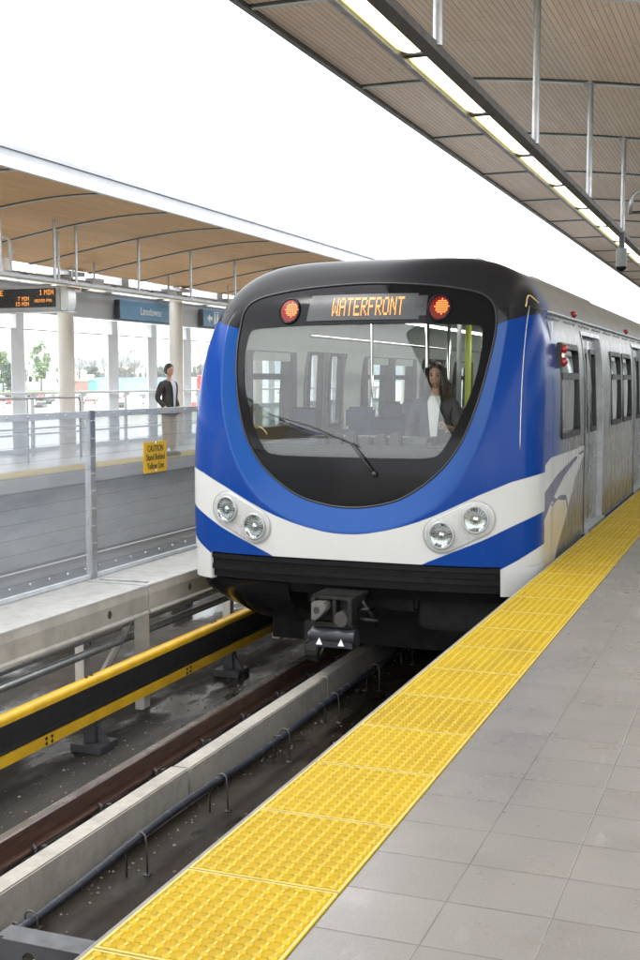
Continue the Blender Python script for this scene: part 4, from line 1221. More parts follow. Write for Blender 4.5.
for s in (1, -1):
    fn = lambda y, z, d, s=s: (xs(z, s)+s*d, y, z)
    for (a, b, z0, z1) in OPEN_R:
        if z0 > .5:
            m = MB(); ring(m, rrect(a-.008, b+.008, z0-.012, z1+.012, .07), rrect(a+.035, b-.035, z0+.04, z1-.04, .05), fn, .012, -.05)
            zb = 1.535
            m.add([fn(a+.05, zb-.03, .010), fn(b-.05, zb-.03, .010), fn(b-.05, zb+.03, .010), fn(a+.05, zb+.03, .010), fn(a+.05, zb-.03, -.04), fn(b-.05, zb-.03, -.04), fn(b-.05, zb+.03, -.04), fn(a+.05, zb+.03, -.04)],
                  [(0, 1, 2, 3), (7, 6, 5, 4), (0, 4, 5, 1), (3, 2, 6, 7)])
            wf = m.build('window', M['black'], train, merge=False)
            m = MB(); m.grid(lambda i, j: fn(a+.03+(b-a-.06)*i/2, z0+.03+(z1-z0-.06)*j/8, -.02), 2, 8); m.build('pane', M['side_glass'], wf, smooth=True)
        else:
            mid = (a+b)/2
            # frame and recess
            m = MB(); dep = -.09
            for yy0, yy1 in ((a-.04, a), (b, b+.04)):
                zz = np.linspace(0.0, z1, 9)
                m.grid(lambda i, j: fn([yy0, yy1][i] , zz[j], .008), 1, 8)
            for yy in (a, b):
                m.grid(lambda i, j: fn(yy, zz[j], [.008, dep][i]), 1, 8)
            m.grid(lambda i, j: fn([a-.04, b+.04][i], z1+.04*j, .008), 1, 1); m.grid(lambda i, j: fn([a, b][i], z1, [.008, dep][j]), 1, 1)
            fr_ = m.build('door_frame', M['galv'], train)
            MB().box(xs(.03, s)-s*.12, a, -.02, xs(.03, s)+s*.045, b, .028).build('door_sill', M['galv'], fr_)
            for la, lb in ((a+.01, mid-.008), (mid+.008, b-.01)):
                wz0, wz1 = .98, 1.80; wy0, wy1 = la+.12, lb-.12
                m = MB(); zz = [.03, .3, .6, .9, wz0, 1.2, 1.4, 1.6, wz1, 1.88, 1.935]
                yy = [la, wy0, wy1, lb]
                for i in range(3):
                    for j in range(len(zz)-1):
                        if i == 1 and wz0-.01 < zz[j] < wz1-.01: continue
                        m.add([fn(yy[i], zz[j], -.055), fn(yy[i+1], zz[j], -.055), fn(yy[i+1], zz[j+1], -.055), fn(yy[i], zz[j+1], -.055)], [(0, 1, 2, 3)])
                        m.add([fn(yy[i], zz[j], -.095), fn(yy[i+1], zz[j], -.095), fn(yy[i+1], zz[j+1], -.095), fn(yy[i], zz[j+1], -.095)], [(3, 2, 1, 0)])
                dl = m.build('door', M['leaf_door'], train, smooth=False)
                m = MB(); ring(m, rrect(wy0-.02, wy1+.02, wz0-.02, wz1+.02, .05), rrect(wy0+.03, wy1-.03, wz0+.03, wz1-.03, .04), fn, -.045, -.10)
                m.build('window_seal', M['black'], dl)
                m = MB(); m.grid(lambda i, j: fn(wy0+(wy1-wy0)*i, wz0+(wz1-wz0)*j/8, -.075), 1, 8); m.build('pane', M['side_glass'], dl, smooth=True)
                m = MB(); m.add([fn(lb-.012 if la < mid-.3 else la, .05, -.05), fn(lb if la < mid-.3 else la+.012, .05, -.05), fn(lb if la < mid-.3 else la+.012, 1.9, -.05), fn(lb-.012 if la < mid-.3 else la, 1.9, -.05)], [(0, 1, 2, 3)])
                m.build('edge_seal', M['black'], dl)
# gutter strips, panel seams and side lamps
for s in (1, -1):
    m = MB(); m.tube([(xs(2.08, s)+s*.008, 10.1, 2.075), (xs(2.06, s)+s*.012, YE, 2.065)], .018, 8); m.build('gutter', M['galv'], train, smooth=True)
    m = MB()
    m.box(xs(.04, s)-s*.02, 9.9, -.24, xs(.04, s)+s*.012, 11.77, -.17); m.box(xs(.04, s)-s*.02, 13.06, -.24, xs(.04, s)+s*.012, YE, .005)
    m.build('sill_strip', M['dark_metal'], train)
    for y in (9.93, 11.72, 13.12, 16.18, 17.6, 20.7, 22.2):
        m = MB(); zz = np.linspace(.0, 2.05, 16)
        m.grid(lambda i, j: (xs(zz[j], s)+s*.0025, y+.009*i, zz[j]), 1, 15)
        m.build('panel_seam', M['lamp_body'], train)
    m = MB()
    for y in np.arange(9.99, YE-1, .9): m.box(xs(2.02, s)-.02*s, y, 2.018, xs(2.02, s)+s*.006, y+.62, 2.032)
    m.build('cantrail_strip', M['dark_metal'], train)
    lb_ = MB().box(xs(1.74, s), 10.16, 1.60, xs(1.74, s)+s*.05, 10.25, 1.82).build('door_indicator', M['dark_metal'], train, bevel=.01)
    t_ = simple('indicator_red', (.30, .01, .015), .2, 0, .05, 3, 0, .5)
    m = MB()
    for z in (1.655, 1.765): m.ball((xs(1.74, s)+s*.055, 10.205, z), .042, 12, 8)
    m.build('lens', t_, lb_, smooth=True)
    m = MB().box(xs(1.74, s)+s*.05, 10.18, 1.695, xs(1.74, s)+s*.06, 10.23, 1.725); m.build('lamp', emitter('indicator_lamp', (1, .75, .45), 1.2), lb_)
    MB().box(xs(1.9, s)-s*.03, 9.99, 1.80, xs(1.85, s)+s*.005, 10.06, 1.99).build('number_plate', M['white_metal'], train)
    for y in (11.6, 16.0):
        m = MB().ball((xs(2.12, s)+s*.01, y, 2.13), .035, 10, 6); m.build('roof_lamp', t_, train, smooth=True)
# roof equipment
m = MB()
for (u0, u1, ya, yb, h) in ((-.55, .8, 10.9, 12.9, .055), (-.7, .85, 13.2, 17.5, .075), (-.8, .8, 19, 24, .08)):
    m.extr([(XC+u0, 2.5), (XC+u1, 2.5), (XC+u1-.12, 2.58+h), (XC+u0+.12, 2.58+h)], ya, yb)
m.build('roof_unit', M['grey_metal'], train, bevel=.02)
m = MB().tube([(XC+.95, 10.9, 2.50), (XC+.95, 27, 2.50)], .02, 6); m.tube([(XC-.95, 10.9, 2.50), (XC-.95, 27, 2.50)], .02, 6); m.build('roof_conduit', M['dark_metal'], train)
# thin light trim on the corner pillars
m = MB(); pts = [(1.40-.02*(z-1), z) for z in np.linspace(.95, 2.1, 20)]
m.tube([(XC+u, F0(u, z)-.001, z) for u, z in pts], .0045, 6)
for k in range(13):
    pass
m.build('pillar_trim', M['galv'], train, smooth=True)
m = MB(); arcp = [(1.36+.0*k, 2.08+.0*k) for k in range(1)]
pts = [(1.37, 2.08), (1.375, 2.14), (1.36, 2.19)]
ys_ = []
pp = []
for k in range(21):
    q = k/20; z = 2.09+.095*math.sin(math.pi*q*.86); u = hw_at(z)*(.945+.054*q); pp.append((XC+u+.003, F0(u, z)-.004, z+.003))
m.tube(pp, .007, 6); m.build('cap_trim', M.setdefault('brass', simple('brass_trim', (.62, .47, .22), .3, .6, .1, 5, 0)), train, smooth=True)

# windscreen mask and glass
phl = np.linspace(-math.pi, math.pi, 241)[:-1]
m = MB()
rows_ = [0, .1, .3, .6, .85, .95, .985]
for ph in phl:
    g_, w = min(Gp(ph), Wp(ph)-.02), Wp(ph)
    for q in rows_:
        rho = g_+(w-.004-g_)*q/.985; u = rho*math.sin(ph); z = CZ-rho*math.cos(ph)
        m.v.append(conf(u, z, -.004))
nr = len(rows_); n = len(phl)
for i in range(n):
    for k in range(nr-1):
        a = i*nr+k; b = ((i+1) % n)*nr+k; m.f.append([a, a+1, b+1, b]); m.mi.append(0)
mask = m.build('windscreen_mask', M['gloss_black'], train, smooth=True)
m = MB(); qs = np.linspace(0, 1, 14)
m.v.append(conf(0, CZ, -.010))
for ph in phl:
    for q in qs[1:]:
        rho = (min(Gp(ph), Wp(ph)-.02)+.012)*q; u = rho*math.sin(ph); z = CZ-rho*math.cos(ph); m.v.append(conf(u, z, -.010))
k_ = len(qs)-1
for i in range(n):
    a = 1+i*k_; b = 1+((i+1) % n)*k_
    m.f.append([0, a, b]); m.mi.append(0)
    for k in range(k_-1): m.f.append([a+k, a+k+1, b+k+1, b+k]); m.mi.append(0)
m.build('windscreen', M['windscreen'], train, smooth=True)
m = MB()
lp = []
for ph in list(phl)+[phl[0]]:
    rho = Wp(ph)-.001; u = rho*math.sin(ph); z = CZ-rho*math.cos(ph); lp.append(conf(u, z, .002))
m.tube(lp, .009, 6, cap=False); m.build('mask_seal', M['black'], train, smooth=True)

# destination sign and marker lights on the black head panel
ds_ = thing  # (parts of the train)
m = MB(); us = np.linspace(-.50, .50, 21); zz = np.linspace(2.005, 2.225, 6)
m.grid(lambda i, j: conf(us[i]*(1-.05*(zz[j]-2.0)/.2+.0), zz[j]-.02*(us[i]**2), .003), 20, 5)
dsg = m.build('destination_sign', simple('sign_window', (.05, .052, .055), .35, 0, .05, 3, 0, spec=.3), train, smooth=True)
d, wd = dots('WATERFRONT'); px = .0107; pz = .0222
m = MB()
for a, b in d:
    u0 = -.27+a*px; z0 = 2.040+b*pz
    q = [(u0, z0), (u0+px*1.0, z0), (u0+px*1.0, z0+pz*.94), (u0, z0+pz*.94)]
    m.add([conf(u_, z_, .007) for u_, z_ in q], [(0, 1, 2, 3)])
m.build('lettering', M['orange_led'], dsg)
m = MB(); us2 = [.47, .545]; zz2 = [2.02, 2.20]
m.grid(lambda i, j: conf(.46+.10*i/3, 2.03+.17*j/3, .005), 3, 3); m.build('sensor_panel', simple('sensor_panel', (.025, .025, .028), .3, 0, .1, 4, 0), train, smooth=True)
lens_red = NT('marker_lens'); lens_red.pbr((.16, .008, .006), .3, 0, None, 0, spec=.25); M['lens_red'] = lens_red.m
for s in (-1, 1):
    cu, cz = s*.665, 2.095
    m = MB(); NSEG = 28
    for rr, off in ((.118, .004), (.112, .016), (.100, .016), (.094, .006)):
        m.v += [conf(cu+rr*.86*math.cos(2*math.pi*k/NSEG), cz+rr*math.sin(2*math.pi*k/NSEG), off) for k in range(NSEG)]
    for lv in range(3):
        for k in range(NSEG): m.f.append([lv*NSEG+k, lv*NSEG+(k+1) % NSEG, (lv+1)*NSEG+(k+1) % NSEG, (lv+1)*NSEG+k]); m.mi.append(0)
    mk = m.build('marker_light', M['gloss_black'], train, smooth=True)
    m = MB(); m.v.append(conf(cu, cz, .007))
    m.v += [conf(cu+.095*.86*math.cos(2*math.pi*k/NSEG), cz+.095*math.sin(2*math.pi*k/NSEG), .006) for k in range(NSEG)]
    for k in range(NSEG): m.f.append([0, 1+k, 1+(k+1) % NSEG]); m.mi.append(0)
    m.build('lens', M['lens_red'], mk, smooth=True)
    m = MB()
    for iy in range(-4, 5):
        for ix in range(-4, 5):
            if ix*ix+iy*iy > 14 and not ((abs(ix) == 4 and iy == 0) or (abs(iy) == 4 and ix == 0)): continue
            uu, z_ = cu+.022+ix*.0145, cz+.008+iy*.0155; e = .0058
            m.add([conf(uu-e, z_, .0105), conf(uu, z_-e, .0105), conf(uu+e, z_, .0105), conf(uu, z_+e, .0105)], [(0, 1, 2, 3)])
    m.build('led_cluster', M['red_led'], mk)
# headlights
M['hl_house'] = simple('headlight_housing', (.38, .38, .365), .3, .1, .04, 4, 0, coat=.3)
t = NT('reflector'); nz = t.noise(60, 2); t.pbr((.36, .38, .38), .14, .95, t.bump(nz, .15, .004)); M['reflector'] = t.m
M['hl_glass'] = glass('headlight_glass', (.93, .95, .94), 1.6)
for s in (-1, 1):
    c1, c2 = Vector((s*1.085, .402)), Vector((s*.815, .268))
    axis = (c1-c2).normalized(); nrm = Vector((-axis.y, axis.x))
    loop = []
    for k in range(17): a = -math.pi/2+math.pi*k/16; loop.append((c1+axis*math.cos(a), nrm*math.sin(a), axis*math.cos(a)))
    def cap(rad):
        out = []
        for k in range(17):
            a = -math.pi/2+math.pi*k/16; out.append(c1+axis*rad*math.cos(a)+nrm*rad*math.sin(a))
        for k in range(17):
            a = math.pi/2+math.pi*k/16; out.append(c2+axis*rad*math.cos(a)+nrm*rad*math.sin(a))
        return out
    m = MB(); L0, L1, L2 = cap(.148), cap(.143), cap(.135); k = len(L0)
    for lp_, off in ((L0, .001), (L1, .010), (L2, .011)): m.v += [conf(p_.x, p_.y, off) for p_ in lp_]
    for lv in range(2):
        for i in range(k): m.f.append([lv*k+i, lv*k+(i+1) % k, (lv+1)*k+(i+1) % k, (lv+1)*k+i]); m.mi.append(0)
    o = len(m.v); m.v.append(conf(*((c1+c2)/2), .012))
    for i in range(k): m.f.append([o, 2*k+i, 2*k+(i+1) % k]); m.mi.append(0)
    hp = m.build('headlight_housing', M['hl_house'], train, smooth=True)
    m = MB(); lp_ = [conf(p_.x, p_.y, .006) for p_ in cap(.150)]; m.tube(lp_+[lp_[0]], .0025, 5, cap=False); m.build('seal', M['grey_metal'], hp, smooth=True)
    for cc in (c1, c2):
        NS = 32
        def circ(rad, off, du=0, dz=0): return [conf(cc.x+du+rad*.93*math.cos(2*math.pi*q/NS), cc.y+dz+rad*math.sin(2*math.pi*q/NS), off) for q in range(NS)]
        def stack(rings_, mat_, name_, par_, close=False):
            m = MB()
            for r_, o_ in rings_: m.v += circ(r_, o_)
            for lv in range(len(rings_)-1):
                for q in range(NS): m.f.append([lv*NS+q, lv*NS+(q+1) % NS, (lv+1)*NS+(q+1) % NS, (lv+1)*NS+q]); m.mi.append(0)
            if close:
                o = len(m.v); m.v.append(conf(cc.x, cc.y, rings_[-1][1]))
                for q in range(NS): m.f.append([(len(rings_)-1)*NS+q, (len(rings_)-1)*NS+(q+1) % NS, o]); m.mi.append(0)
            return m.build(name_, mat_, par_, smooth=True)
        hl = stack([(.114, .004), (.112, .030), (.106, .036), (.097, .030)], M['grey_metal'], 'headlight', train)
        stack([(.097, .032), (.092, .025), (.074, .018), (.046, .0145), (.024, .014)], M['reflector'], 'reflector', hl, True)
        stack([(.026, .0145), (.023, .023), (.012, .030)], M['chrome'], 'bulb', hl, True)
        m = MB()
        for q in range(20):
            a = 2*math.pi*q/20
            m.tube([conf(cc.x+.05*.93*math.cos(a), cc.y+.05*math.sin(a), .016), conf(cc.x+.093*.93*math.cos(a), cc.y+.093*math.sin(a), .027)], .0016, 4)
        m.build('reflector_rib', M['grey_metal'], hl)
        stack([(.099, .033), (.074, .040), (.04, .044), (.015, .045)], M['hl_glass'], 'lens', hl, True)
# wiper
m = MB()
m.tube([conf(.23, .735, .02), conf(.14, .85, .035), conf(.02, .985, .035)], [.012, .009, .007], 8)
m.ball(conf(.23, .735, .02), .024, 10, 8)
wp = m.build('wiper', M['black'], train, smooth=True)
m = MB(); m.tube([conf(-.74, 1.215, .022), conf(-.35, 1.12, .022), conf(.06, .965, .022), conf(.09, .95, .022)], [.004, .008, .008, .004], 6); m.build('wiper_blade', M['black'], wp)
# skirt under the front
m = MB()
us = np.linspace(-1.268, 1.268, 50); steps = [(.018, .03), (.005, .012), (-.035, .012), (-.042, .035), (-.085, .035), (-.092, .014), (-.13, .014), (-.138, .05), (-.20, .05), (-.21, .10), (-.30, .16)]
m.grid(lambda i, j: (XC+us[i], F0(us[i], .02)+steps[j][1], steps[j][0]), 49, len(steps)-1)
m.build('front_skirt', simple('skirt_plastic', (.006, .006, .0065), .45, 0, .15, 6, .05, spec=.12), train)
# lower fairing, round at the left, with worn tan edge line
m = MB(); us = np.linspace(-1.40, -.55, 20); vs_ = np.linspace(0, 1, 10)
m.grid(lambda i, j: (XC+us[i], F0(us[i]*.98, .1)+.10+.45*vs_[j]**2+.35*max(0, -us[i]-1.05)*vs_[j], -.22-.42*vs_[j]*(1-.25*((us[i]+.55)/.85)**2)), 19, 9)
m.build('lower_fairing', M['gloss_black'], train, smooth=True)
# under frame, bogie, wheels
m = MB().box(XC-1.38, 10.05, -.62, XC+1.38, 28.5, -.06); m.box(XC-.5, 9.45, -.45, XC+.5, 10.05, -.2); m.box(XC+.5, 9.5, -.6, XC+1.3, 10.05, -.2)
m.build('underframe', M['under'], train, bevel=.03)
for yb in (11.0, 13.2):
    for s in (-1, 1):
        m = MB().tube([(XC+s*.72, yb, -.66), (XC+s*.80, yb, -.66)], .41, 28); m.tube([(XC+s*.68, yb, -.66), (XC+s*.72, yb, -.66)], .44, 28)
        m.build('wheel', M['under'], train, auto=40)
m = MB()
for s in (-1, 1): m.box(XC+s*.92-.06, 10.5, -.72, XC+s*.92+.06, 13.7, -.5)
m.box(XC-.9, 11.9, -.7, XC+.9, 12.3, -.5); m.tube([(XC-.7, 11, -.66), (XC+.7, 11, -.66)], .08, 10)
m.build('bogie_frame', M['under'], train, bevel=.02)
m = MB().tube([(XC-.42, 9.3, -.80), (XC-.30, 9.3, -.80)], .10, 14); m.box(XC-.44, 9.25, -.85, XC-.28, 9.6, -.55); m.box(XC-.40, 9.5, -.60, XC-.32, 10.0, -.5)
m.build('sensor_arm', M['under'], train, bevel=.01)
# coupler
M['coupler'] = simple('coupler_iron', (.022, .021, .020), .5, .4, .3, 12, .2, spec=.2)
cx = XC+.0
cp = MB().box(cx-.25, 8.82, -.24, cx+.22, 9.2, -.20).box(cx-.235, 8.80, -.20, cx+.205, 8.86, -.235).box(cx-.24, 8.76, -.46, cx-.19, 9.15, -.22).box(cx+.16, 8.76, -.46, cx+.21, 9.15, -.22).box(cx-.24, 8.80, -.50, cx+.21, 9.15, -.455).box(cx-.02, 8.80, -.455, cx+.02, 9.1, -.24).box(cx-.19, 8.9, -.455, cx+.16, 8.95, -.24)
cpo = cp.build('coupler', M['coupler'], train, bevel=.006)
m = MB(); prof_c = [(cx-.215, -.42), (cx-.21, -.25), (cx-.06, -.25), (cx-.04, -.31), (cx-.15, -.42)]
hole = [(cx-.150+.034*math.cos(a), -.325+.034*math.sin(a)) for a in np.linspace(0, 2*math.pi, 12, endpoint=False)]
m.prism(prof_c, lambda x, z: (x, 8.70, z), lambda x, z: (x, 8.89, z)); m.build('coupler_horn', simple('horn_iron', (.12, .115, .105), .45, .4, .25, 10, .15), cpo, bevel=.012)
m = MB(); m.prism(hole, lambda x, z: (x, 8.698, z), lambda x, z: (x, 8.72, z)); m.build('pin_hole', M['ink'], cpo)
m = MB().tube([(cx+.09, 8.76, -.41), (cx+.09, 8.9, -.41)], .075, 14); m.box(cx+.02, 8.79, -.45, cx+.15, 8.95, -.395); m.build('pocket_block', simple('pocket_iron', (.07, .068, .065), .4, .5, .2, 10, .1, spec=.2), cpo, bevel=.004)
MB().box(cx-.09, 9.15, -.50, cx+.09, 10.2, -.28).build('draw_bar', M['under'], cpo)
m = MB().tube([(cx-.26, 8.86, -.585), (cx+.22, 8.86, -.585)], .078, 18); m.tube([(cx-.30, 8.86, -.60), (cx-.26, 8.86, -.60)], .05, 12)
m.box(cx-.24, 8.80, -.69, cx+.20, 9.0, -.62); m.box(cx-.22, 8.86, -.53, cx-.16, 9.0, -.49); m.box(cx+.12, 8.86, -.53, cx+.18, 9.0, -.49)
edr = m.build('electric_head', simple('head_iron', (.035, .036, .042), .42, .2, .2, 10, .05, spec=.2), cpo, auto=40)
for dx in (-.155, .085): m = MB(); m.add([(cx+dx-.035, 8.776, -.665), (cx+dx+.035, 8.776, -.665), (cx+dx, 8.776, -.60), (cx+dx-.035, 8.782, -.665), (cx+dx+.035, 8.782, -.665), (cx+dx, 8.782, -.60)], [(0, 1, 2), (5, 4, 3), (0, 3, 4, 1), (1, 4, 5, 2), (2, 5, 3, 0)]); m.build('triangle_mark', M['white_paint'], edr)
for pth, rr in (([(cx+.22, 8.9, -.34), (cx+.36, 8.85, -.31)], .016), ([(cx+.24, 8.9, -.42), (cx+.42, 8.95, -.44)], .02), ([(cx+.25, 8.95, -.26), (cx+.34, 8.98, -.40), (cx+.30, 9.2, -.55)], .018),
                ([(cx-.10, 8.78, -.69), (cx-.12, 8.74, -.74)], .012), ([(cx-.27, 8.8, -.62), (cx-.30, 8.77, -.66)], .014)):
    MB().tube(pth, rr, 8).build('hose', M['coupler'], cpo, smooth=True)

# the coupler head is scaled to its real size about its centre
sc_m = Matrix.Translation((XC-.02, 8.9, -.44)) @ Matrix.Diagonal((.78, .9, .86, 1)) @ Matrix.Translation((-(XC-.02), -8.9, .44))
for o_ in [cpo]+kids(cpo)+[g_ for q_ in kids(cpo) for g_ in kids(q_)]: o_.data.transform(sc_m)
MB().box(XC-1.25, 10.45, -1.0, XC+1.25, 10.5, -.45).build('shade_panel', M['under'], train, bevel=.01)  # added dark panel that deepens the shade behind the coupler
MB().box(XC-1.3, 9.75, -.42, XC+1.3, 10.04, -.1).build('shade_box', M['under'], train, bevel=.01)  # dark box added to cut the light reaching under the nose
# interior
m = MB(); m.extr([(XC-1.2, .96), (XC-1.2, .86), (XC+1.2, .86), (XC+1.2, .96)], 9.26, 9.9); m.build('dashboard', M['interior_dark'], train, bevel=.02)
m = MB().tube([(XC-.93+.11*math.cos(a), 9.36, 1.0+.10*math.sin(a)) for a in np.linspace(.3, math.pi-.2, 14)], .007, 6); m.build('dial_rim', M['brass'], train, smooth=True)
for k_ in range(6):
    MB().box(XC-.34+k_*.13, 9.28, .93, XC-.25+k_*.13, 9.36, 1.03+.02*(k_ % 3)).build('control_box', M['black'], train, bevel=.012)
m = MB()
m.box(XC-.5, 9.4, .80, XC+.62, 9.8, 1.02); m.build('dash_console', simple('console_grey', (.05, .053, .058), .4, 0, .15, 5, 0), train, bevel=.04)
m = MB().box(XC-1.30, 9.3, -.05, XC+1.30, 9.45, .86); m.build('front_bulkhead', M['interior_dark'], train)
for s in (-1, 1):
    m = MB().box(XC+s*.62-.045, 10.2, 2.135, XC+s*.62+.045, 19.9, 2.15)
    m.build('ceiling_lamp', emitter('train_lamp', (1, .98, .93), 5.0), train)
    MB().box(XC+s*.62-.10, 10.15, 2.151, XC+s*.62+.10, 19.95, 2.20).build('lamp_tray', M['interior'], train)
MB().box(XC-1.2, 10.0, 2.205, XC+1.2, 20, 2.22).build('ceiling', M['interior'], train)
for (u, y) in ((-.55, 11.4), (.25, 11.4), (-.3, 12.6), (.55, 12.3), (-.6, 13.6), (.6, 13.8), (-.15, 14.6), (.2, 16.2), (-.5, 16.6), (.55, 17.4)):
    MB().tube([(XC+u, y, 0), (XC+u, y, 2.2)], .018, 8).build('grab_pole', M['chrome'], train, smooth=True)
for (u, y) in ((.62, 10.35),):
    MB().tube([(XC+u, y, .9), (XC+u, y, 2.16)], .022, 8).build('grab_pole', M['white_metal'], train, smooth=True)
for (u, y) in ((.24, 12.2), (.31, 12.0), (.33, 12.6), (.40, 12.3)):
    MB().tube([(XC+u, y, 0), (XC+u, y, 2.16)], .024, 8).build('door_pole', M['pole_yellow'], train, smooth=True)
m = MB()
for s in (-1, 1): m.tube([(XC+s*.9, 10.6, 1.92), (XC+s*.9, 19.5, 1.92)], .018, 8)
m.build('hand_rail', M['chrome'], train, smooth=True)
def seat(u, y, face):
    m = MB().box(XC+u-.22, y-.20, .40, XC+u+.22, y+.22, .47); m.box(XC+u-.22, y+.20*face-.04, .45, XC+u+.22, y+.20*face+.04, 1.02); m.box(XC+u-.15, y+.20*face-.03, 1.02, XC+u+.15, y+.2*face+.03, 1.24)
    m.box(XC+u-.05, y-.1, 0, XC+u+.05, y+.1, .4)
    m.build('seat', M['seat_blue'], train, bevel=.03)
for u, y, f_ in ((-.95, 10.35, 1), (-.5, 10.7, 1), (-1.1, 13.6, 1), (-.62, 13.6, 1), (-1.1, 14.6, 1), (-.62, 14.6, 1), (1.1, 14.0, 1), (1.1, 15.0, 1), (-1.1, 15.6, 1), (-.62, 18.3, 1), (1.1, 18.2, 1)):
    seat(u, y, f_)
M['chair_dark'] = M['interior_dark']
# left inner window surrounds
for (a, b, z0, z1) in OPEN_R:
    if z0 > .5:
        for s in (-1, 1):
            m = MB(); fn = lambda y, z, d: (XC+s*(1.40+d), y, z)
            ring(m, rrect(a-.10, b+.10, z0-.10, z1+.10, .10), rrect(a+.04, b-.04, z0+.04, z1-.04, .06), fn, 0, .08); m.build('window_surround', M['interior_dark'], train)

# ------------------------------------------------------------------ people
def skin(name, verts, edges, rad, mat_, parent, root=0, sub=2, xf=None):
    me = bpy.data.meshes.new(name); me.from_pydata([tuple(v) for v in verts], edges, [])
    o = bpy.data.objects.new('tmp_skin', me); C.objects.link(o)
    mod = o.modifiers.new('s', 'SKIN'); mod.use_smooth_shade = True; mod.branch_smoothing = .6
    for i, r_ in enumerate(rad):
        sv = me.skin_vertices[0].data[i]; sv.radius = r_ if isinstance(r_, tuple) else (r_, r_); sv.use_root = (i == root)
    sb = o.modifiers.new('d', 'SUBSURF'); sb.levels = sub; sb.render_levels = sub
    dg = bpy.context.evaluated_depsgraph_get(); dg.update()
    me2 = bpy.data.meshes.new_from_object(o.evaluated_get(dg)); bpy.data.objects.remove(o); bpy.data.meshes.remove(me)
    me2.name = name
    me2.materials.clear(); me2.materials.append(mat_)
    if xf is not None: me2.transform(xf)
    me2.polygons.foreach_set('use_smooth', [True]*len(me2.polygons))
    ob_ = bpy.data.objects.new(name, me2); C.objects.link(ob_); ob_.parent = parent
    if parent is not None: ob_.matrix_parent_inverse = Matrix.Translation(-parent.location)
    return ob_
NA, NP = 40, 30
HEAD_UV = [(2*math.pi*i/NA, math.pi*j/NP) for j in range(NP+1) for i in range(NA)]
HEAD_F = [(j*NA+i, (j+1)*NA+i, (j+1)*NA+(i+1) % NA, j*NA+(i+1) % NA) for j in range(NP) for i in range(NA)]
def head_pt(a, p, grow=0.):
    """a round the head (face at -pi/2), p from crown to chin"""
    x = math.sin(p)*math.cos(a); y = math.sin(p)*math.sin(a); z = math.cos(p)
    low = max(0, -z)
    X = x*(.077+grow)*(1-.26*low**1.3); Y = y*(.098+grow)*(1-.10*low); Z = z*(.122+grow*.8)
    if y > 0: Y *= 1-.22*low                       # back of the skull tucks in to the neck
    f = max(0, -y)
    if f > .2:
        Y += .010*f*max(0, 1-abs(z)*1.2)              # flatter face front
        Y -= .024*math.exp(-(x/.17)**2-((z+.16)/.20)**2)*(1 if z > -.36 else .5)      # nose
        for sx_ in (-1, 1): Y += .011*math.exp(-((x-sx_*.40)/.17)**2-((z-.03)/.11)**2)   # eye sockets
        Y -= .006*math.exp(-((z-.17)/.07)**2)*f       # brow
        Y -= .007*math.exp(-(x/.26)**2-((z+.56)/.09)**2)    # lips
        Y -= .012*math.exp(-(x/.30)**2-((z+.90)/.14)**2)    # chin
    return (X, Y-.012, Z+1.640)
skin_m = simple('skin', (.42, .24, .16), .5, 0, .1, 12, .03)
